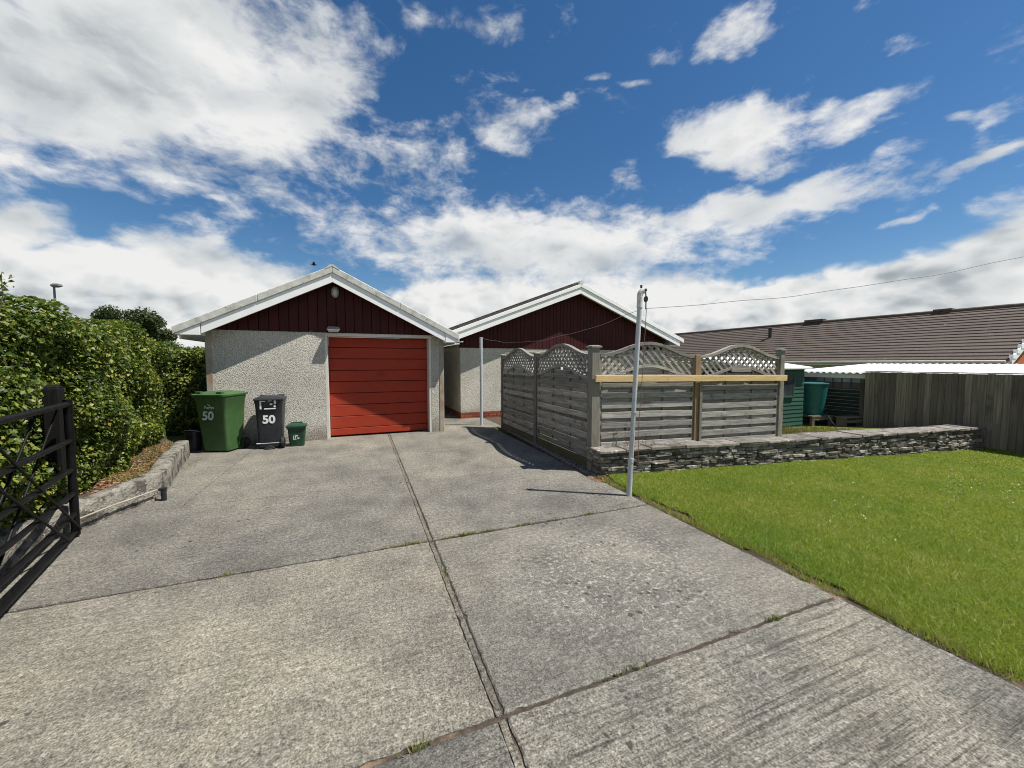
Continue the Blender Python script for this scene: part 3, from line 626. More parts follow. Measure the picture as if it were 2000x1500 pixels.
for i in range(nb):
    x0, x1 = i * bw + .004, (i + 1) * bw - .004; xm = [x0] + ([BC] if x0 < BC < x1 else []) + [x1]
    poly = [(x0, 1.995), (x1, 1.995)] + [(x, btop(x) - .17) for x in reversed(xm)]
    MB().prism_y(poly, -.014, .028).build('board', MAROON, bung, bevel=.004)
for sgn, xe in ((-1, -.45), (1, 7.76)):
    a, b = (xe, BC) if sgn < 0 else (BC, xe)
    m = MB(); m.prism_y([(a, btop(a) - .10), (b, btop(b) - .10), (b, btop(b) - .03), (a, btop(a) - .03)], -.30, 11.3); m.build('roof', DARK_TILE, bung)
    for k in range(14):                                # tile courses seen edge on
        t0, t1 = xe + (BC - xe) * k / 14, xe + (BC - xe) * (k + 1.08) / 14
        p, q = sorted((t0, t1)); hi = .03
        zz = lambda x: btop(x) - .028 + (hi if x == t0 else .004)
        up = .075 if sgn < 0 else 0
        m = MB(); m.prism_y([(p, btop(p) - .032), (q, btop(q) - .032), (q, zz(q) + up), (p, zz(p) + up)], -.27, 11.3); m.build('tile_course', DARK_TILE, bung)
    p, q = sorted((xe, BC))
    m = MB(); m.prism_y([(p, btop(p) - .115), (q, btop(q) - .115), (q, btop(q) + (.012 if sgn > 0 else -.012)), (p, btop(p) + (.012 if sgn > 0 else -.012))], -.37, -.272); m.build('verge_trim', WHITE, bung, bevel=.006)
    xs2 = -.30 if sgn < 0 else 7.6
    p, q = sorted((xs2, BC))
    m = MB(); m.prism_y([(p, btop(p) - .30), (q, btop(q) - .30), (q, btop(q) - .118), (p, btop(p) - .118)], -.345, -.315); m.build('bargeboard', WHITE, bung, bevel=.003)
    m = MB(); m.prism_y([(p, btop(p) - .19), (q, btop(q) - .19), (q, btop(q) - .165), (p, btop(p) - .165)], -.314, .028); m.build('soffit', WHITE_OLD, bung)
    e0 = (-.30 if sgn < 0 else BW + .3); wq = (0 if sgn < 0 else BW)
    p, q = sorted((e0, wq)); zb = btop(e0) - .30
    MB().box(p, q, -.31, 10.9, zb - .01, zb + .012).build('eaves_soffit', WHITE, bung)
    p, q = sorted((e0, e0 + .02 * sgn)); MB().box(p, q, -.312, 11, zb - .012, zb + .17).build('eaves_fascia', WHITE, bung)
    gx = e0 + .08 * sgn
    m = MB(); m.tube([(gx, -.30, zb + .13), (gx, 11, zb + .13)], .055, 10); m.build('gutter', WHITE, bung, smooth=True)
m = MB(); m.tube([(BC, -.372, BR + .02), (BC, 11.3, BR + .02)], .07, 10); m.build('ridge_tiles', WHITE_OLD, bung, smooth=True)

# ================================================================== LATTICE-TOPPED FENCE
def bell(s): return .5 - .5 * math.cos(2 * math.pi * s)
def curve_bar(x0, x1, zb, amp, y0, y1, h, n=18):
    m = MB(); top = []; bot = []
    for i in range(n + 1):
        s = i / n; x = x0 + (x1 - x0) * s; z = zb + amp * bell(s); top.append((x, z + h / 2)); bot.append((x, z - h / 2))
    return m.prism_y(bot + top[::-1], y0, y1)
def fence_panel(root, x0, x1, z0, zl, zt, seed, tilt=0.0):
    r = random.Random(seed); w = x1 - x0; al, at_ = .165, .19
    m = MB(); m.box(x0, x0 + .035, -.025, .025, z0, zt + .01); m.box(x1 - .035, x1, -.025, .025, z0, zt + .01)
    for t in (1 / 3, 2 / 3): m.box(x0 + w * t - .014, x0 + w * t + .014, -.012, .004, z0 + .02, zl + al * bell(t) - .01)
    pan = m.build('fence_panel', GREY_WOOD_V, root, bevel=.003)
    pan.rotation_euler = (0, tilt, 0); pan.location = (x0 - x0 * math.cos(tilt), 0, x0 * math.sin(tilt))
    curve_bar(x0 + .004, x1 - .004, zl, al, -.034, .034, .042).build('curved_trim', GREY_WOOD, pan)
    curve_bar(x0 + .004, x1 - .004, zt, at_, -.036, .036, .045).build('curved_trim', GREY_WOOD, pan)
    per = .144; k = 0; z = z0 - .006
    while z < zl + al - .03:
        for lay, (yy, zz) in enumerate(((-.036, z), (.016, z + .060))):
            h = (.084 if lay == 0 else .108) + r.uniform(-.004, .004)
            a, b = x0 + .037, x1 - .037
            if zz > zl - .03:                            # under the arch: cut to it
                ok = [s / 40 for s in range(41) if zl + al * bell(s / 40) > zz + .055]
                if not ok or ok[-1] - ok[0] < .15: continue
                a, b = x0 + w * ok[0], x0 + w * ok[-1]; h = min(h, .07)
            elif zz + h > zl - .02: h = max(.02, zl - .02 - zz + .02)
            dz = [r.uniform(-.006, .006) for _ in range(4)]
            y0 = yy + r.uniform(-.002, .002)
            MB().prism_y([(a, zz + dz[0]), ((a + b) / 2, zz + dz[1]), (b, zz + dz[2]), (b, zz + h + dz[2]), ((a + b) / 2, zz + h + dz[3]), (a, zz + h + dz[0])], y0, y0 + .013).build('slat', GREY_WOOD, pan, bevel=.002)
        z += per
    zlo = lambda x: zl + al * bell((x - x0) / w) + .018
    zhi = lambda x: zt + at_ * bell((x - x0) / w) - .018
    step = .118
    for lay, sg in enumerate((1, -1)):
        c = x0 - .9
        while c < x1 + .9:                               # line x = c + sg*(z - zl)
            inside = []
            for i in range(101):
                zz = zl + .0065 * i; x = c + sg * (zz - zl - .3)
                if x0 + .035 < x < x1 - .035 and zlo(x) < zz < zhi(x): inside.append((x, zz))
            if len(inside) > 8:
                a, b = inside[0], inside[-1]; y = -.008 if lay else .006
                MB().bar((a[0], y, a[1]), (b[0], y, b[1]), .034, .012, up=(0, 1, 0)).build('lattice_strip', GREY_WOOD, pan)
            c += step
    return pan
def fence_post(root, x, z0, z1, mat, cap=True, w=.10, y=0.0):
    p = MB().box(x - w / 2, x + w / 2, y - w / 2, y + w / 2, z0, z1).build('post', mat, root, bevel=.006)
    if cap: MB().loft([[(x + a * s, y + b * s, z) for a, b in ((-1, -1), (1, -1), (1, 1), (-1, 1))] for s, z in ((w / 2 + .018, z1 + .001), (w / 2 + .018, z1 + .022), (w / 2 - .02, z1 + .036))]).build('post_cap', GREY_WOOD, p)
FC = (1.17, 5.5)
fr_ = empty('fence', (*FC, 0), WD, 'grey lattice-topped fence on the stone wall with a new yellow rail across it', 'fence')
fence_post(fr_, .0, .0, 1.77, GREY_WOOD_V, w=.13)
fence_post(fr_, 1.80, .20, 1.68, BROWN_WOOD_V, cap=False, w=.10)
fence_post(fr_, 3.57, .15, 1.76, GREY_WOOD_V)
MB().box(1.825, 1.875, -.075, -.052, .25, 1.24).build('batten', GREY_WOOD_V, fr_, bevel=.003)
fence_panel(fr_, .07, 1.75, .325, 1.355, 1.665, 1, R(.55))
fence_panel(fr_, 1.85, 3.52, .26, 1.325, 1.645, 2, R(.15))
m = MB(); m.bar((-.03, -.098, 1.335), (3.60, -.098, 1.300), .04, .098); m.build('rail', PINE, fr_, bevel=.004)
FA = math.atan2(-math.cos(R(21)), math.sin(R(21)))
fl0 = (FC[0] - 3.83 * math.sin(R(21)), FC[1] + 3.83 * math.cos(R(21)))
fl_ = empty('fence', (*fl0, 0), FA, 'grey lattice-topped fence running back along the drive, in shade', 'fence')
fence_post(fl_, .0, 0, 1.72, GREY_WOOD_V); fence_post(fl_, 1.90, 0, 1.72, GREY_WOOD_V)
fence_panel(fl_, .05, 1.85, .15, 1.34, 1.655, 3); fence_panel(fl_, 1.95, 3.755, .17, 1.345, 1.66, 4)
for a, b in ((.055, 1.845), (1.955, 3.76)): MB().box(a, b, -.022, .022, -.01, .145).build('gravel_board', surf('mossy_gravel_board', (.05, .045, .025), (.14, .12, .08), 8, 6, .9, stretch=(.7, 9, 9), kind='pos', var=0, dirt=(.06, .075, .02), dscale=4, dlo=.5, dhi=.65), fl_)

# ================================================================== STONE WALL
wall = empty('stone_wall', (*W0, 0), WD, 'low dry stone wall with flagstone coping along the top of the lawn', 'wall')
WL = 8.93
def wbase(t): return gz(W0[0] + WX * t)
def wtop(t): return .345 - .0157 * t
m = MB(); m.loft([[(t, .03, wbase(t) - .08), (t, .33, wbase(t) - .08), (t, .33, wtop(t) - .035), (t, .03, wtop(t) - .035)] for t in (.03, WL / 2, WL - .02)]); m.build('wall_core', MORTAR, wall)
variants = []
for k in range(16):
    bm = bmesh.new(); bmesh.ops.create_cube(bm, size=1)
    bmesh.ops.bevel(bm, geom=list(bm.edges), offset=rnd.uniform(.10, .17), segments=1, affect='EDGES')
    for v in bm.verts: v.co += Vector((rnd.gauss(0, .02), rnd.gauss(0, .045), rnd.gauss(0, .05)))
    me = bpy.data.meshes.new('stone'); bm.to_mesh(me); bm.free(); me.materials.append(STONE); variants.append(me)
nc = 7; count = 0
for c in range(nc):
    t = -.01 + rnd.uniform(-.1, 0)
    while t < WL - .05:
        L = rnd.choice((.14, .19, .24, .30, .36)) * rnd.uniform(.85, 1.15) * 1.02
        a, b = max(t, -.01), min(t + L, WL); t += L
        if b - a < .05: continue
        tc = (a + b) / 2; zb, zt = wbase(tc) - .03, wtop(tc) - .03; ch = (zt - zb) / nc
        link('stone', rnd.choice(variants), wall, (tc, .06 + rnd.uniform(-.022, .018), zb + ch * (c + .5) + rnd.uniform(-.006, .006)), (0, rnd.gauss(0, .012), rnd.gauss(0, .03)), (b - a - .004, .15, ch * rnd.uniform(.88, 1.06)))
        count += 1
    for d0 in (.10, .26):                               # the short return at the drive end
        zb, zt = -.03, .315; ch = (zt - zb) / nc
        link('stone', rnd.choice(variants), wall, (.05 + rnd.uniform(-.02, .01), d0 + rnd.uniform(0, .03), zb + ch * (c + .5)), (0, 0, R(90)), (rnd.uniform(.14, .17), .14, ch * .97)); count += 1
t = -.05
while t < WL + .02:
    L = rnd.uniform(.38, .62); b = min(t + L, WL + .05); z0, z1 = wtop(t), wtop(b); y0, y1 = -.045 + rnd.uniform(-.02, .012), .40 + rnd.uniform(-.02, .02)
    h = rnd.uniform(.036, .05); dz = rnd.uniform(-.005, .006); j = lambda: rnd.uniform(-.012, .012)
    m = MB(); m.add([(t + .004, y0 + j(), z0 - .03 + dz), (b - .004, y0 + j(), z1 - .03 + dz), (b - .004, y1, z1 - .03 + dz), (t + .004, y1, z0 - .03 + dz),
                     (t + .006, y0 + j(), z0 - .03 + h + dz), (b - .006, y0 + j(), z1 - .03 + h + dz), (b - .006, y1, z1 - .03 + h + dz), (t + .006, y1, z0 - .03 + h + dz)],
                    [(0, 3, 2, 1), (4, 5, 6, 7), (0, 1, 5, 4), (1, 2, 6, 5), (2, 3, 7, 6), (3, 0, 4, 7)])
    m.build('coping_slab', COPING, wall, bevel=.007); t = b

# ================================================================== WASHING LINE POLES AND LINES
pole = empty('washing_line_pole', (1.37, 4.43, 0), 0, 'tall leaning grey washing line pole at the lawn edge with pulley on top', 'pole')
T = Vector((.088, .0, 2.24)); bend = [Vector((.088, 0, 2.24)) + Vector((.052 * (1 - math.cos(a)), 0, .085 + .052 * math.sin(a))) for a in [R(q) for q in (0, 20, 40, 60, 80)]]
m = MB(); m.tube([(0, 0, -.02), T * .185], .031, 14); m.build('base_sleeve', GALV, pole, smooth=True)
m = MB(); m.tube([T * .18, T], .027, 14); m.build('shaft', GALV, pole, smooth=True)
m = MB(); m.tube([T * .178, T * .20], .035, 14); m.build('collar', GALV, pole, smooth=True)
m = MB(); m.tube([T * .975] + bend, .033, 14); m.build('bent_top', surf('white_weathered_metal', (.52, .52, .49), (.63, .63, .60), 9, 5, .5, kind='pos', var=0, dirt=(.25, .20, .16), dscale=14, dlo=.55, dhi=.72), pole, smooth=True)
pt = bend[-1]
m = MB(); m.tube([pt + Vector((.0, 0, .0)), pt + Vector((.03, 0, .012))], .016, 8); m.tube([pt + Vector((-.03, 0, .03)), pt + Vector((-.03, 0, .062))], .013, 8)
m.tube([pt + Vector((.02, 0, -.01)), pt + Vector((.024, 0, -.06))], .007, 6); m.loft([[pt + Vector((.024 + .022 * math.cos(a), y, -.095 + .035 * math.sin(a))) for a in [k * math.pi / 8 for k in range(16)]] for y in (-.012, .012)])
m.tube([pt + Vector((.026, 0, -.12)), pt + Vector((.026, 0, -.21))], .007, 6); m.build('pulley', BLACK_BIN, pole)
m = MB(); m.tube([pt + Vector((.03, -.01, -.2)), Vector((.13, -.02, 1.5)), Vector((.095, -.03, .9)), Vector((.085, -.035, .75)), Vector((.10, -.03, .35))], .0035, 6); m.build('hanging_cord', surf('reddish_cord', (.14, .075, .06), (.2, .11, .09), 20, 2, .8, kind='pos', var=0), pole)
m = MB(); m.bar((.052, -.03, .86), (.052, -.03, .98), .012, .02); m.bar((.052, -.05, .98), (.052, -.01, .98), .012, .012); m.build('cleat', GALV, pole)
p2 = MB().tube([(0, 0, -.05), (0, 0, 2.18)], .036, 14).build('washing_line_pole', GALV, None, smooth=True, loc=(-.76, 9.5, 0))
tag(p2, 'plain straight grey pole standing in front of the bungalow wall', 'pole')
def sag(a, b, s, n=28, wob=0.0, r=.0055):
    a, b = Vector(a), Vector(b); rr_ = random.Random(3); ph = [rr_.uniform(0, 6.28) for _ in range(3)]
    return MB().tube([a.lerp(b, i / n) - Vector((0, 0, s * 4 * (i / n) * (1 - i / n) + wob * (math.sin(i / n * 23 + ph[0]) + .6 * math.sin(i / n * 41 + ph[1])) * min(1, i / 3, (n - i) / 3))) for i in range(n + 1)], r, 6)
ptw = pt + Vector((1.37, 4.43, 0))
l1 = sag(ptw + Vector((.028, 0, -.20)), (7.6, 4.5, 3.2), .17, 60, .006, .0036).build('washing_line', WIRE); tag(l1, 'thin grey washing line rising from the tall pole across the sky to the right', 'line')
l2 = sag((-.72, 9.46, 2.15), ptw + Vector((.0, .03, -.20)), .22, 40, .008, .0025).build('washing_line', WIRE); tag(l2, 'thin sagging line between the two poles in front of the maroon gable', 'line')

# ================================================================== BINS
def text_mesh(body, size, mat, bold=.0):
    cu = bpy.data.curves.new('print', 'FONT'); cu.body = body; cu.size = size; cu.align_x = 'CENTER'; cu.extrude = .0012; cu.offset = bold
    to = bpy.data.objects.new('print', cu); COL.objects.link(to)
    bpy.context.view_layer.update()
    me = bpy.data.meshes.new_from_object(to.evaluated_get(bpy.context.evaluated_depsgraph_get()))
    bpy.data.objects.remove(to); me.materials.clear(); me.materials.append(mat); return me
def wheel(parent, x, y, r, w):
    o = MB().lathe([(r * .6, -w / 2), (r * .95, -w / 2), (r, -w / 4), (r, w / 4), (r * .95, w / 2), (r * .6, w / 2)], 22).build('wheel', RUBBER, parent, smooth=True, loc=(x, y, r), rot=(0, R(90), 0))
    MB().lathe([(r * .62, -w / 2 - .004), (r * .45, -w / 2 - .010), (.02, -w / 2 - .012)], 16).lathe([(.02, w / 2 + .012), (r * .45, w / 2 + .010), (r * .62, w / 2 + .004)], 16).build('hub', BLACK_BIN, o)
def wheelie(name, loc, rz, w, d, h, mat, label, ribbed=True):
    o = empty(name, loc, rz, label, 'bin')               # front (lid lip) towards local -y, wheels towards +y
    m = MB()
    rings = []
    for t, z in ((0, .03), (.02, .05), (.25, .25 * h), (.6, .6 * h), (.86, .86 * h), (.88, .88 * h), (.93, .93 * h)):
        s = .80 + .20 * t; ss = .70 + .30 * t
        if z > .87 * h: s += .035; ss += .03
        rings.append(rr(w * s, d * ss, .05, z, 0, d * (.06 * (1 - t))))
    m.loft(rings); body = m.build('body', mat, o, smooth=35)
    m = MB(); m.loft([rr(w * 1.07, d * 1.08, .05, .93 * h, 0, -.01), rr(w * 1.08, d * 1.09, .05, .955 * h, 0, -.01), rr(w * 1.02, d * 1.02, .06, .965 * h, 0, -.01), rr(w * .86, d * .84, .06, .985 * h, 0, -.01), rr(w * .60, d * .55, .06, 1.0 * h, 0, .0)])
    lid = m.build('lid', mat, o, smooth=30)
    for k in range(-2, 3):
        for sy in (-1, 1):
            yb = sy * d * .468 + .004
            MB().add([(k * w * .17 - .006, yb, .80 * h), (k * w * .17 + .006, yb, .80 * h), (k * w * .17 + .006, yb + sy * .022, .875 * h), (k * w * .17 - .006, yb + sy * .022, .875 * h), (k * w * .17 - .006, yb, .875 * h), (k * w * .17 + .006, yb, .875 * h)],
                     [(0, 1, 2, 3), (3, 2, 5, 4), (0, 3, 4), (1, 5, 2), (0, 4, 5, 1)]).build('rib', mat, body)
    for sx_ in (-1, 1): MB().box(sx_ * w * .33 - .05, sx_ * w * .33 + .05, -d * .50, -d * .50 + .06, .972 * h, 1.005 * h).build('lid_grip', mat, lid, bevel=.006)
    m = MB(); m.tube([(-w * .46, d * .60, .945 * h), (w * .46, d * .60, .945 * h)], .017, 10)
    for sx_ in (-1, -.35, .35, 1): m.bar((sx_ * w * .42, d * .48, .93 * h), (sx_ * w * .42, d * .605, .945 * h), .035, .035)
    m.build('handle', mat, o)
    for sx_ in (-1, 1): wheel(o, sx_ * w * .47, d * .40, .10, .05)
    m = MB(); m.tube([(-w * .47, d * .40, .10), (w * .47, d * .40, .10)], .011, 8); m.build('axle', GALV, o, smooth=True)
    return o
gb = wheelie('wheelie_bin', (-5.14, 6.76, .0), R(-1), .55, .54, 1.06, GREEN_BIN, 'large green wheelie bin numbered 50 beside the low kerb wall')
def face_text(o, body, size, mat, x, z, y, bold=.0, tilt=0.0, rz=0.0):
    link('print', text_mesh(body, size, mat, bold), o, (x, y, z), (R(90) + tilt, 0, rz))
face_text(gb, '50', .20, PRINT, -.04, .585, -.252, .006, R(-4.5))
face_text(gb, 'Powys', .068, PRINT, .0, .775, -.266, .001, R(-4.5))
m = MB(); m.bar((-.02, 0, .85), (.03, 0, .82), .003, .012, up=(0, 0, 1)); m.bar((.03, 0, .82), (.035, 0, .80), .003, .012, up=(1, 0, 0)); m.build('print', PRINT, gb, loc=(0, -.272, 0))
bb = wheelie('wheelie_bin', gl(1.05, -.36, 0), GA + math.pi, .44, .46, .95, BLACK_BIN, 'charcoal wheelie bin with white 50 sticker, wheels and axle facing out')
face_text(bb, '50', .20, PRINT_W, .0, .47, .216, .007, R(4), math.pi)
bb.children[-1].rotation_euler = (R(90) - R(4), 0, math.pi)
m = MB()
for (x0, x1, z0, z1) in ((.10, .125, .73, .86), (.04, .125, .862, .885), (-.12, -.09, .76, .80), (-.12, .06, .725, .745), (-.125, -.095, .82, .89), (-.06, .0, .87, .885), (-.07, -.03, .80, .83)): m.box(x0, x1, .002 * 0, .002, z0, z1)
m.build('sticker_remains', PRINT_W, bb, loc=(0, .217, .0), rot=(R(-3), 0, 0))
bb.children[-1].location = (0, .243, -.035)
cb = empty('food_caddy', gl(1.47, -.40, 0), GA, 'small dark green food caddy beside the charcoal bin', 'bin')
m = MB(); m.loft([rr(.235, .20, .03, .0), rr(.29, .25, .03, .33), rr(.31, .27, .03, .335), rr(.315, .275, .03, .355)]); m.build('body', CADDY, cb, smooth=35)
m = MB(); m.loft([rr(.335, .30, .03, .357), rr(.335, .30, .03, .385), rr(.27, .24, .04, .405), rr(.20, .16, .04, .412)]); m.build('lid', CADDY, cb, smooth=30)
m = MB(); m.tube([(-.10, -.03, .40), (-.095, -.03, .435), (.095, -.03, .435), (.10, -.03, .40)], .010, 8); m.build('handle', CADDY, cb, smooth=True)
m = MB()
for (x0, x1, z0, z1) in ((-.05, -.035, .14, .21), (-.02, -.005, .15, .22), (-.05, .0, .125, .135), (.015, .05, .14, .165), (-.01, .03, .19, .215)): m.box(x0, x1, 0, .002, z0, z1)
m.build('print', PRINT, cb, loc=(0, -.122, 0), rot=(R(4.5), 0, 0))
bk = empty('bucket', (-5.66, 6.78, 0), 0, 'low black tub tucked between the kerb wall and the green bin', 'bucket')
m = MB(); m.lathe([(.10, 0), (.13, .32), (.142, .325), (.142, .35), (.13, .35), (.11, .06), (.02, .055)], 20); m.build('body', BLACK_BIN, bk, smooth=True)
m = MB(); m.tube([(-.14, 0, .34)] + [(.14 * math.cos(a), -.14 * math.sin(a) * .5 - .03, .34 + .03 * math.sin(a)) for a in [R(180 - q) for q in range(0, 181, 20)]], .006, 6); m.build('handle', GALV, bk)

# ================================================================== LEFT: KERB WALL, BED, HEDGE, GATE
kp = [(-2.75, .9), (-3.12, 1.6), (-3.58, 2.42), (-3.98, 3.2), (-4.03, 3.75), (-4.05, 4.30), (-4.20, 4.62), (-4.48, 5.02), (-4.98, 5.75), (-5.42, 6.40)]
kp2 = []
for i in range(len(kp) - 1):
    for q in range(9): t = q / 9; kp2.append((kp[i][0] + (kp[i + 1][0] - kp[i][0]) * t, kp[i][1] + (kp[i + 1][1] - kp[i][1]) * t))
kp2.append(kp[-1]); rings = []; back = []
for i, (x, y) in enumerate(kp2):
    a = kp2[max(i - 1, 0)]; b = kp2[min(i + 1, len(kp2) - 1)]; dx, dy = b[0] - a[0], b[1] - a[1]; L = math.hypot(dx, dy); nx, ny = -dy / L, dx / L
    hgt = .27 + .012 * math.sin(i * .31) + .006 * math.sin(i * .83); j = lambda s=.003: rnd.gauss(0, min(s, .003))
    prof = [(0 + j(), -.03), (.005 + j(), .10 + j()), (.010 + j(), hgt - .022 + j()), (.022 + j(.004), hgt - .004), (.07, hgt + j(.004)), (.15, hgt + j(.004)), (.185, hgt - .02), (.19, -.03)]
    rings.append([(x + nx * d, y + ny * d, z) for d, z in prof]); back.append((x + nx * .17, y + ny * .17))
tag(MB().loft(rings).build('kerb_wall', KERB, None, smooth=50), 'low mossy concrete kerb wall curving along the left of the drive', 'wall')
m = MB(); bp = back + [(-8.0, 8.2), (-8.5, 4.0), (-4.5, .6)]
m.add([(x, y, .215) for x, y in bp], [tuple(range(len(bp)))]); tag(m.build('soil_bed', SOIL), kind='structure')
m = MB(); m.tube([(-3.93, 3.22, .135), (-3.985, 3.75, .135), (-4.005, 4.26, .125)], .0085, 8); tag(m.build('conduit', POST_CONC, None, smooth=True), 'thin pale pipe clipped along the face of the kerb wall', 'pipe')
m = MB(); m.tube([(0, 0, 0), (0, 0, .135)], .026, 12); m.tube([(0, 0, .135), (0, 0, .15)], .032, 12); m.tube([(-.06, .02, .12), (0, 0, .12)], .02, 10); tag(m.build('stub_pipe', BLACK_BIN, None, smooth=True, loc=(-3.935, 4.27, 0)), 'short black upright pipe end at the bend of the kerb wall', 'pipe')
def leaf_cards(name, P, N, size, mat, parent, bias=.6, droop=.25):
    n = len(P); d = rng.normal(0, 1, (n, 3)); d /= np.linalg.norm(d, axis=1)[:, None]
    nn = N * bias + d * (1 - bias) * 1.4 + np.array([0, 0, .25]); nn /= np.linalg.norm(nn, axis=1)[:, None]
    t = rng.normal(0, 1, (n, 3)) - np.array([0, 0, droop * 2]); t -= nn * (t * nn).sum(1)[:, None]; t /= np.linalg.norm(t, axis=1)[:, None]
    b = np.cross(nn, t); L = (size * rng.uniform(.45, 1.55, n))[:, None]; wd = L * rng.uniform(.28, .38, n)[:, None]
    V = np.empty((n, 4, 3)); V[:, 0] = P - t * L * .5; V[:, 1] = P + b * wd + nn * L * .10; V[:, 2] = P + t * L * .5; V[:, 3] = P - b * wd + nn * L * .10
    i = np.arange(n)[:, None] * 4; F = np.concatenate([i + [[0, 1, 2]], i + [[0, 2, 3]]])
    return link(name, np_mesh(name, V.reshape(-1, 3), F, mat), parent)
def hedge(name, a, b, thick, h, z0, n, size, mat, label, lump=.10, topvar=.05, wisps=None):
    # face runs from a to b; body lies to the left of that direction
    a = np.array(a, float); b = np.array(b, float); L = np.linalg.norm(b - a); t = (b - a) / L; nl = np.array([-t[1], t[0]])
    o = empty(name, (a[0], a[1], 0), 0, label, 'hedge')
    s = rng.uniform(0, 1, n); kind = rng.uniform(0, 1, n)
    wsum = h + thick * .8 + .35 * thick
    P = np.empty((n, 3)); N = np.empty((n, 3))
    along = s * L; zz = rng.uniform(0, h, n); dd = np.minimum(rng.exponential(.085, n), .42)
    fr = kind < h / wsum; tp = (kind >= h / wsum) & (kind < (h + thick * .8) / wsum); en = ~(fr | tp)
    depth = np.where(fr, dd, rng.uniform(0, thick, n))
    zz = np.where(tp, h - dd, zz); along = np.where(en, np.where(rng.uniform(0, 1, n) < .5, dd, L - dd), along)
    lum = lump * (np.sin(along * 3.1 + zz * 2.3) * .5 + np.sin(along * 7.3 - zz * 5.1 + 1) * .35 + np.sin(zz * 8.0 + along * 2.1) * .35 + .5 * np.sin(along * 1.3 + 2))
    # the face leans out in the middle and is tucked in at the foot and the shoulder
    sh = np.clip((zz - (h - .25)) / .25, 0, 1); ft = np.clip((.3 - zz) / .3, 0, 1)
    dep = depth - lum + .16 * sh ** 2 + .10 * ft
    zt = zz + np.where(tp, topvar * np.sin(along * 2.7) + topvar * .8 * np.sin(along * 6.1 + depth * 5) + .5 * lum, 0)
    P[:, 0] = t[0] * along + nl[0] * dep; P[:, 1] = t[1] * along + nl[1] * dep; P[:, 2] = z0 + zt
    N[fr] = [-nl[0], -nl[1], .2]; N[tp] = [0, 0, 1]; N[en] = [0, 0, .3]; N[en, 0] = t[0]; N[en, 1] = t[1]
    leaf_cards('foliage', P, N, size, mat, o)
    core = [(.0 + .25, .38), (L - .25, .38), (L - .25, thick), (.25, thick)]
    m = MB(); m.prism_z([(t[0] * x + nl[0] * y, t[1] * x + nl[1] * y) for x, y in core], z0 - .02, z0 + h - .20); m.build('light_block_core', SHADE_CORE, o)  # solid dark box added behind the leaves to block light
    if wisps:
        m = MB(); Q = []; 
        for k in range(wisps[0]):
            x = rnd.uniform(*wisps[1]); y = rnd.uniform(.1, thick * .7); base = Vector((t[0] * x + nl[0] * y, t[1] * x + nl[1] * y, z0 + h - .1)); hh = rnd.uniform(.12, wisps[2]); tip = base + Vector((rnd.gauss(0, .08), rnd.gauss(0, .08), hh + .1))
            MB().tube([base, base.lerp(tip, .5) + Vector((rnd.gauss(0, .02), 0, 0)), tip], [.006, .004, .002], 5).build('twig', BARK, o)
            for _ in range(int(50 * hh) + 8): q = base.lerp(tip, rnd.uniform(.3, 1.05)); Q.append((q.x + rnd.gauss(0, .03), q.y + rnd.gauss(0, .03), q.z + rnd.gauss(0, .02)))
        Q = np.array(Q); leaf_cards('sprig_leaves', Q, np.tile([0, 0, 1.0], (len(Q), 1)), size, mat, o, .3)
    return o
hedge('hedge', (-2.55, .95), (-6.28, 7.05), 1.15, 1.80, .2, 125000, .042, HEDGE_LEAF, 'clipped leafy green hedge behind the black gate on the left', .13, .06, (22, (1.6, 2.9), .26))
hedge('hedge', (-9.2, 7.5), (-5.95, 8.75), 1.2, 1.92, -.05, 26000, .06, HEDGE_LEAF, 'shadowed hedge between the clipped hedge and the garage side', .12, .08)
Q = np.array(DEBRIS); tag(leaf_cards('dead_leaves', Q, np.tile([0, 0, 1.0], (len(Q), 1)), .022, LITTER, None, .8, 0), 'dead leaves blown along the foot of the shaded fence', 'leaves', kind='stuff')
# leaf litter and tufts in the bed
Q = []
while len(Q) < 2600:
    k = rnd.randrange(39, len(back) - 1); x, y = back[k]; d = abs(rnd.gauss(0, .45)); Q.append((x - d * .8 + rnd.gauss(0, .03), y - d * .1 + rnd.gauss(0, .1), .222 + rnd.uniform(0, .012)))
Q = np.array(Q); o = leaf_cards('leaf_litter', Q, np.tile([0, 0, 1.0], (len(Q), 1)), .035, LITTER, None, .8, 0); tag(o, 'brown fallen leaves on the bed behind the kerb wall', 'leaves', kind='stuff')
Q = []
while len(Q) < 1500:
    k = rnd.randrange(45, len(back) - 1); x, y = back[k]; d = abs(rnd.gauss(0, .28)); Q.append((x - d * .8 + rnd.gauss(0, .03), y - d * .1 + rnd.gauss(0, .05), .215))
Q = np.array(Q); tag(blades('bed_grass', Q[:650], .06, .006, MID_LEAF, .9), 'green tufts on the bed behind the kerb wall', 'grass', kind='stuff'); tag(blades('dry_bed_grass', Q[650:], .07, .006, DRY, .9), 'yellow dry grass on the bed behind the kerb wall', 'grass', kind='stuff')
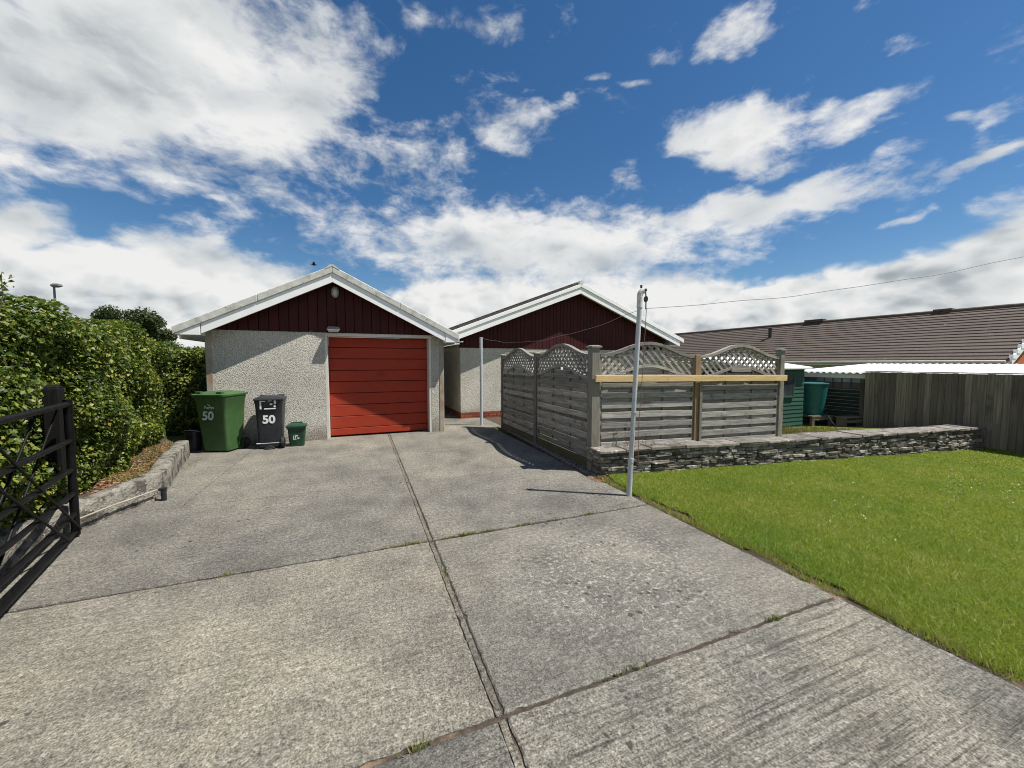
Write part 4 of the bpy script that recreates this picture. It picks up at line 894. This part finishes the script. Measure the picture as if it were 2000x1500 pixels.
# gate
ga, gb_ = Vector((-3.90, 3.36, 0)), Vector((-2.16, .93, 0)); gd = (gb_ - ga).normalized(); GL = (gb_ - ga).length
gate = empty('field_gate', ga, math.atan2(gd.y, gd.x), 'black tubular steel field gate standing open on the left', 'gate')
rz_ = [1.195, .873, .614, .40, .215, .058]
for i, z in enumerate(rz_): MB().tube([(.0, 0, z), (GL, 0, z)],   .021 if i else .025, 12).build('rail', BLACK_STEEL, gate, smooth=True)
for x in (0, GL): MB().tube([(x, 0, .02), (x, 0, 1.235 if x == 0 else 1.3)], .030, 12).build('stile', BLACK_STEEL, gate, smooth=True)
def flat(a, b): return MB().tube([a, b], .0085, 8).build('brace', BLACK_STEEL, gate, smooth=True)
for a, b in (((.0, .03, .07), (1.5, .03, 1.17)), ((.28, .03, .06), (1.9, .03, 1.17)), ((.12, -.03, 1.17), (1.55, -.03, .06)), ((.55, -.03, 1.17), (1.95, -.03, .06))): flat(a, b)
m = MB(); m.box(-.055, .055, -.055, .055, -.1, 1.33); m.loft([[(a * s, b * s, z) for a, b in ((-1, -1), (1, -1), (1, 1), (-1, 1))] for s, z in ((.055, 1.331), (.03, 1.36))])
tag(m.build('gate_post', BLACK_WOOD, None, bevel=.008, loc=(-4.14, 3.46, 0), rot=(0, 0, R(30))), 'black square timber post behind the free end of the gate', 'post')

# ================================================================== RIGHT: BEHIND THE STONE WALL
NV = Vector((-.40, .9165, 0)); NU = Vector((.9165, .40, 0))   # neighbour's grid
# close-boarded boundary fence
b0 = Vector((9.15, 9.95, 0)); bl = 7.2
bf = empty('boundary_fence', b0, math.atan2(-NV.y, -NV.x), 'tall dark close-boarded timber fence on the right boundary', 'fence')
i = 0; x = 0
while x < bl:
    w = rnd.uniform(.095, .115); z = rnd.uniform(-.006, .006)
    MB().box(x + .003, x + w, -.015 - (i % 2) * .008, .006 - (i % 2) * .008, -.42, 1.315 + z).build('board', FENCE_DARK, bf, bevel=.003); x += w - .001; i += 1
for z in (.1, .9): MB().box(0, bl, .010, .05, z, z + .08).build('rail', FENCE_DARK, bf)
MB().box(-.005, bl, -.035, .03, 1.325, 1.345).build('capping', FENCE_DARK, bf)
# neighbour's bungalow
n0 = Vector((14.2, 11.0, 0))
nb_ = empty('neighbour_bungalow', n0, math.atan2(NV.y, NV.x), 'long brown-tiled bungalow roof beyond the right fence', 'house')   # local x runs away, local y to the left (towards us)
NL, NW, EZ, RZ = 17.5, 3.5, 1.60, 3.46
m = MB(); m.box(.25, NL - .2, -2 * NW + .35, -.35, -1.2, EZ + .02); m.build('wall', CREAM, nb_)
m = MB(); m.add([(.249, -.36, EZ - .1), (.249, -2 * NW + .36, EZ - .1), (.249, -NW, RZ - .12), (.31, -.36, EZ - .1), (.31, -2 * NW + .36, EZ - .1), (.31, -NW, RZ - .12)], [(0, 1, 2), (5, 4, 3), (0, 3, 4, 1), (1, 4, 5, 2), (2, 5, 3, 0)]); m.build('gable', ORANGE_BRICK, nb_)
MB().box(.2, .249, -2 * NW + .36, -.36, -1.2, EZ - .1).build('gable_wall', ORANGE_BRICK, nb_)
ncr = 17
def rz2(y): return EZ + .03 + (RZ - EZ - .03) * (-y) / NW if y > -NW else EZ + .03 + (RZ - EZ - .03) * (2 * NW + y) / NW
for side in (0, 1):
    for k in range(ncr):
        t0, t1 = k / ncr, (k + 1.12) / ncr
        y0, y1 = -NW * t0, -NW * min(t1, 1); z0, z1 = rz2(y0), rz2(y1)
        if side: y0, y1 = -2 * NW - y0, -2 * NW - y1
        z0 += .038; z1 += .006
        m = MB(); m.add([(0, y0, z0 - .05), (NL, y0, z0 - .05), (NL, y1, z1 - .03), (0, y1, z1 - .03), (0, y0, z0), (NL, y0, z0), (NL, y1, z1), (0, y1, z1)],
                        [(0, 3, 2, 1), (4, 5, 6, 7), (0, 1, 5, 4), (1, 2, 6, 5), (2, 3, 7, 6), (3, 0, 4, 7)]); m.build('tile_course', TILE, nb_)
for k in range(40):
    x0 = k * NL / 40; m = MB(); m.tube([(x0 + .004, -NW, RZ - .0), (x0 + NL / 40 - .004, -NW, RZ - .0)], .10 + rnd.uniform(-.004, .004), 10); m.build('ridge_tile', TILE, nb_, smooth=True)
m = MB(); m.tube([(.05, .06, EZ - .03), (NL, .06, EZ - .03)], .06, 10); m.build('gutter', WHITE_OLD, nb_, smooth=True)
MB().box(.05, NL, -.36, -.01, EZ - .14, EZ - .005).build('eaves_fascia', WHITE, nb_)
for side in (0, 1):
    y0, y1 = (0, -NW) if not side else (-2 * NW, -NW)
    m = MB(); m.add([(-.05, y0, EZ - .12), (-.05, y1, RZ - .12), (-.05, y1, RZ + .07), (-.05, y0, EZ + .09), (-.005, y0, EZ - .12), (-.005, y1, RZ - .12), (-.005, y1, RZ + .07), (-.005, y0, EZ + .09)],
                    [(0, 1, 2, 3), (7, 6, 5, 4), (0, 4, 5, 1), (1, 5, 6, 2), (2, 6, 7, 3), (3, 7, 4, 0)]); m.build('verge', WHITE, nb_)
    for k in range(12):
        t = (k + .5) / 12; yy = y0 + (y1 - y0) * t; zz = EZ + .09 + (RZ - EZ - .02) * t
        MB().box(-.062, .02, yy - .12, yy + .12, zz - .10, zz + .02).build('verge_cap', SHEET_WHITE, nb_)
m = MB(); m.tube([(8.2, -2.2, rz2(-2.2) - .05), (8.2, -2.2, rz2(-2.2) + .48)], .075, 12); m.lathe([(.10, 0), (.10, .03)], 12, (8.2, -2.2, rz2(-2.2) + .44)); m.build('flue', BLACK_BIN, nb_, smooth=True)
MB().box(6.5, 7.3, -NW - .16, -NW + .16, RZ + .04, RZ + .17).build('ridge_vent', TILE, nb_, bevel=.01)
MB().box(2.3, 2.8, -NW - .13, -NW + .13, RZ + .04, RZ + .13).build('ridge_vent', TILE, nb_, bevel=.01)
# lean-to with corrugated roof against the boundary
lt0 = b0 + NU * .12 - NV * 7.0
lt = empty('lean_to', lt0, math.atan2(NV.y, NV.x), 'white corrugated lean-to roof between the boundary fence and the brown-tiled bungalow', 'lean-to')   # local x away, local y left
LL = 8.9; m = MB(); nst = 8 * 58; V = []; F = []
for i in range(nst + 1):
    x = LL * i / nst; c = .022 * math.cos(2 * math.pi * i / 8)
    V += [(x, .06, 1.275 + c), (x, -4.4, 1.50 + c)]
for i in range(nst): F.append((2 * i, 2 * i + 2, 2 * i + 3, 2 * i + 1))
m.add(V, F); sh = m.build('corrugated_sheet', SHEET_WHITE, lt, smooth=True)
mod = sh.modifiers.new('thickness', 'SOLIDIFY'); mod.thickness = .006
MB().box(0, LL, -.06, -.01, 1.14, 1.235).build('eaves_beam', WHITE_OLD, lt)
for x in (7.12, 8.85): MB().box(x - .04, x + .04, -.06, -.015, -.45, 1.139).build('post', FENCE_DARK, lt)
m = MB()
for x in [7.16 + .21 * k for k in range(9)]: m.box(x - .012, x + .012, -.05, -.02, .86, 1.139)
m.box(7.17, 8.8, -.049, -.021, 1.0, 1.02); m.box(7.17, 8.8, -.052, -.018, .83, .86)
gf = m.build('glazing_frame', surf('dark_frame', (.03, .03, .03), (.06, .055, .05), 8, 4, .7, kind='pos', var=0), lt)
PANE_BLUE = surf('cloudy_pane', (.10, .12, .13), (.20, .225, .235), 2.5, 5, .25, kind='pos', var=.3)
PANE_BROWN = surf('dull_pane', (.07, .055, .05), (.12, .10, .09), 2.5, 5, .3, kind='pos', var=.3)
for k in range(8):
    x = 7.16 + .21 * k
    MB().box(x + .013, x + .197, -.036, -.030, 1.021, 1.138).build('pane', PANE_BLUE if k < 5 else GLASS, gf); MB().box(x + .013, x + .197, -.036, -.030, .861, .999).build('pane', PANE_BROWN if k < 5 else GLASS, gf)
for k in range(13): MB().box(7.17, 8.80, -.05, -.028, -.42 + k * .096, -.42 + k * .096 + .09).build('board', DEEP_GREEN, lt)
# green shed
shd = empty('garden_shed', (7.86, 10.35, -.22), R(22), 'dark green boarded garden shed with pale roof at the end of the lattice fence', 'shed')   # local origin front right corner
SW = 1.9
m = MB(); m.box(-SW, 0, .02, 2.0, 0, 1.60); m.build('shed_core', DARK, shd)
for k in range(15): 
    z = k * .108; m = MB(); m.add([(-SW - .01, -.010, z), (.012, -.010, z), (.012, .012, z), (-SW - .01, .012, z), (-SW - .01, .006, z + .112), (.012, .006, z + .112), (.012, .018, z + .112), (-SW - .01, .018, z + .112)], [(0, 3, 2, 1), (4, 5, 6, 7), (0, 1, 5, 4), (1, 2, 6, 5), (2, 3, 7, 6), (3, 0, 4, 7)]); m.build('board', SHED_GREEN, shd)
sw = MB(); sw.box(-1.3, -.42, -.03, -.012, 1.50, 1.54); sw.box(-1.3, -.42, -.05, -.012, .86, .90); sw.box(-1.3, -1.26, -.03, -.012, .90, 1.50); sw.box(-.46, -.42, -.03, -.012, .90, 1.50); sw = sw.build('window', SHED_GREEN, shd)
MB().box(-1.26, -.46, -.022, -.016, .90, 1.50).build('pane', GLASS, sw)
m = MB(); m.add([(-SW - .12, -.14, 1.60), (.12, -.14, 1.60), (.12, 2.15, 1.93), (-SW - .12, 2.15, 1.93), (-SW - .12, -.14, 1.66), (.12, -.14, 1.66), (.12, 2.15, 1.99), (-SW - .12, 2.15, 1.99)], [(0, 3, 2, 1), (4, 5, 6, 7), (0, 1, 5, 4), (1, 2, 6, 5), (2, 3, 7, 6), (3, 0, 4, 7)]); m.build('roof', FELT_WHITE, shd, bevel=.01)
# water butt on its stand
bs = empty('butt_stand', (8.42, 10.72, -.27), R(12), 'rough timber stand under the teal water butt', 'stand')
for y in (-.24, -.08, .08, .24): MB().box(-.36, .36, y - .07, y + .07, .34, .38).build('plank', OLD_PLANK, bs, bevel=.004)
for x in (-.30, .30):
    for y in (-.26, .26): MB().box(x - .04, x + .04, y - .035, y + .035, 0, .339).build('leg', OLD_PLANK, bs, bevel=.004)
MB().box(-.34, .34, -.30, -.296 + .02, .26, .335).build('rail', OLD_PLANK, bs); MB().box(-.1, .36, -.33, -.301, .05, .10).build('rail', OLD_PLANK, bs)
wb = empty('water_butt', (8.42, 10.72, .115), 0, 'ribbed teal plastic water butt on a timber stand beside the shed', 'water butt')
pr = [(.245, 0)]
for k in range(16):
    z = .03 + k * .05; r = .25 + .07 * z / .83; pr += [(r + (.008 if k % 2 else -.003), z)]
pr += [(.33, .825), (.34, .83), (.34, .855), (.31, .856)]
MB().lathe(pr, 32).build('body', BUTT, wb, smooth=60)
MB().lathe([(.345, .857), (.345, .872), (.20, .895), (.01, .90)], 32).build('lid', BUTT, wb, smooth=30)
m = MB(); m.tube([(0.12, -.24, .08), (.135, -.31, .08), (.135, -.31, .05)], .014, 8); m.build('tap', BLACK_BIN, wb)
m = MB(); m.tube([(8.62, 10.42, .12), (8.68, 10.35, -.05), (8.78, 10.30, -.22), (8.95, 10.28, -.27)], .012, 8); tag(m.build('hose', GALV, None, smooth=True), 'thin pale hose trailing from the water butt to the ground', 'hose')
# old bench
be = empty('bench', (9.02, 10.12, -.26), R(10), 'low old timber bench in the shade beside the boundary fence', 'bench')
for y in (-.12, .02): MB().box(-.40, .30, y, y + .125, .36, .40).build('seat_plank', OLD_PLANK, be, bevel=.004)
for x in (-.33, .22): MB().box(x - .03, x + .03, -.11, .13, 0, .359).build('leg', OLD_PLANK, be, bevel=.004)
MB().box(-.38, .28, -.135, -.112, .24, .33).build('apron', OLD_PLANK, be); MB().box(-.3, .35, -.16, -.10, .0, .05).build('stretcher', OLD_PLANK, be)
# rough patch behind the wall
n = 9000; t = rng.uniform(3.6, 7.6, n); d = rng.uniform(.42, 1, n) ** 1.3 * 2.4; x = W0[0] + WX * t - WY * d; y = W0[1] + WY * t + WX * d
k = (y < 10.2) & (rng.uniform(0, 1, n) < .9 - .11 * (t - 3.6)); fd = np.clip((d[k] - .3) / 3.2, 0, 1); Pn = np.stack([x[k], y[k], (.24 - .0148 * t[k]) * (1 - fd) + (-.06 - .022 * t[k]) * fd], 1)
m = MB(); q = [wl(.2, .3), wl(9.0, .3), wl(8.7, 3.4), wl(.35, 3.6)]
m.add([(*q[0], .24), (*q[1], .11), (*q[2], -.25), (*q[3], -.06)], [(0, 1, 2, 3)]); tag(m.build('yard_ground', GRASS_BASE), kind='structure')
hh = .07 + .20 * np.exp(-((Pn[:, 0] - 4.9) ** 2) / .9)
c = len(Pn) * 6 // 10
tag(blades('long_grass', Pn[:c], hh[:c], .010, DRY, .45), 'long yellow seeding grass behind the stone wall', 'grass', kind='stuff')
tag(blades('rough_grass', Pn[c:], hh[c:] * .8, .010, MID_LEAF, .5), 'long green grass behind the stone wall', 'grass', kind='stuff')
# weed stems growing out of the coping by the pole
ws = empty('wall_weed', wl(.62, .12) + (.30,), 0, 'thin dead weed stems growing from the coping beside the pole', 'weed')
m = MB()
for k in range(7):
    x = rnd.uniform(-.35, .35); tip = Vector((x + rnd.gauss(0, .05), rnd.gauss(0, .03), rnd.uniform(.10, .30))); m.tube([(x, 0, 0), tip * .5 + Vector((x * .5 + .01, 0, 0)), tip], .0025, 5)
    for _ in range(6): q = tip.lerp(Vector((x, 0, 0)), rnd.uniform(0, .6)); m.bar(q, q + Vector((rnd.gauss(0, .025), rnd.gauss(0, .02), rnd.uniform(0, .02))), .006, .003)
m.build('stem', surf('dead_stem', (.13, .085, .06), (.2, .14, .10), 20, 2, .8, kind='pos', var=0), ws)

# ================================================================== TREES AND FAR THINGS ON THE LEFT
def tree(name, loc, h, rx, rz_, trunk_h, n, size, mat, label, cat='tree', seed=1, clumps=26):
    r = random.Random(seed); o = empty(name, loc, 0, label, cat)
    m = MB(); m.tube([(0, 0, -.5), (.05, 0, trunk_h * .5), (.0, .05, trunk_h)], [h * .045, h * .036, h * .028], 9)
    cents = []
    for k in range(clumps):
        a = r.uniform(0, 6.283); q = math.sqrt(r.random()); zz = r.uniform(-.85, .95); rad = rx * q * math.sqrt(max(.1, 1 - zz * zz * .8))
        cents.append(Vector((rad * math.cos(a), rad * math.sin(a), trunk_h + rz_ * .8 + zz * rz_)))
    for c in cents[:12]: m.tube([(0, 0, trunk_h * .9), Vector((0, 0, trunk_h)).lerp(c, .5) + Vector((0, 0, .1)), c], [h * .02, h * .012, h * .004], 6)
    m.build('trunk', BARK, o, smooth=True)
    P = []; N = []
    for c in cents:
        cr = rx * r.uniform(.20, .36); k = int(n / clumps)
        d = rng.normal(0, 1, (k, 3)); d /= np.linalg.norm(d, axis=1)[:, None]; rad = cr * rng.uniform(.45, 1.08, k)[:, None]
        P.append(np.array(c) + d * rad * [1, 1, .72]); N.append(d)
    leaf_cards('crown', np.concatenate(P), np.concatenate(N), size, mat, o, .5)
    return o
tree('oak_tree', (-27.6, 28.5, -.5), 6, 2.5, 1.15, 3.6, 15000, .16, DARK_LEAF, 'dark rounded tree rising above the hedge beside the garage', seed=4, clumps=30)
for i, (x, y, h, rx, lab, mt, sd) in enumerate([(-15.6, 18.5, 2.1, 1.5, 'bright green shrub top just left of the garage eaves', MID_LEAF, 7), (-13.2, 15.8, 1.7, 1.3, 'olive bush behind the hedge nearest the garage wall', HEDGE_LEAF, 9),
                                                (-20.5, 21.5, 2.4, 1.9, 'low rounded bush below the dark tree', MID_LEAF, 12), (-25.0, 23.0, 2.6, 2.0, 'bush behind the hedge left of the dark tree', HEDGE_LEAF, 15)]):
    tree('bush', (x, y, -.3), h, rx, h * .42, h * .42, 7000, .11, mt, lab, 'bush', sd, 18)
LAMP_GREY = surf('dull_lamp_steel', (.12, .125, .13), (.17, .175, .18), 5, 3, .6, kind='pos', var=0)
sl_ = empty('street_lamp', (-29.4, 25.0, -.5), 0, 'slim grey street lamp standing beyond the hedge', 'street lamp')
m = MB(); m.tube([(0, 0, 0), (0, 0, 3.2), (0, 0, 6.9)], [.09, .07, .055], 10); m.build('column', LAMP_GREY, sl_, smooth=True)
m = MB(); m.loft([rr(.30, .22, .08, 6.88, .10), rr(.62, .30, .12, 6.95, .16), rr(.60, .28, .12, 7.06, .16), rr(.3, .16, .07, 7.12, .12)]); m.build('lantern', LAMP_GREY, sl_, smooth=40)
# bird
bd = empty('bird', (-15.2, 30.0, 9.05), R(30), 'small dark bird flying above the garage ridge', 'bird')
m = MB(); m.tube([(-.20, 0, .02), (-.12, 0, .0), (0, 0, 0), (.10, 0, .02), (.15, 0, .03), (.19, 0, .02)], [.012, .045, .07, .05, .035, .006], 8)
m.add([(-.30, -.05, .03), (-.30, .05, .03), (-.15, 0, .015)], [(0, 1, 2)])
for s in (-1, 1): m.add([(.07, s * .04, .03), (-.08, s * .04, .03), (-.10, s * .22, .16), (.02, s * .24, .18), (-.16, s * .46, .10)], [(0, 1, 2, 3), (3, 2, 4)])
m.build('body', surf('dark_feather', (.012, .012, .012), (.03, .028, .026), 20, 3, .8, kind='pos', var=0), bd)
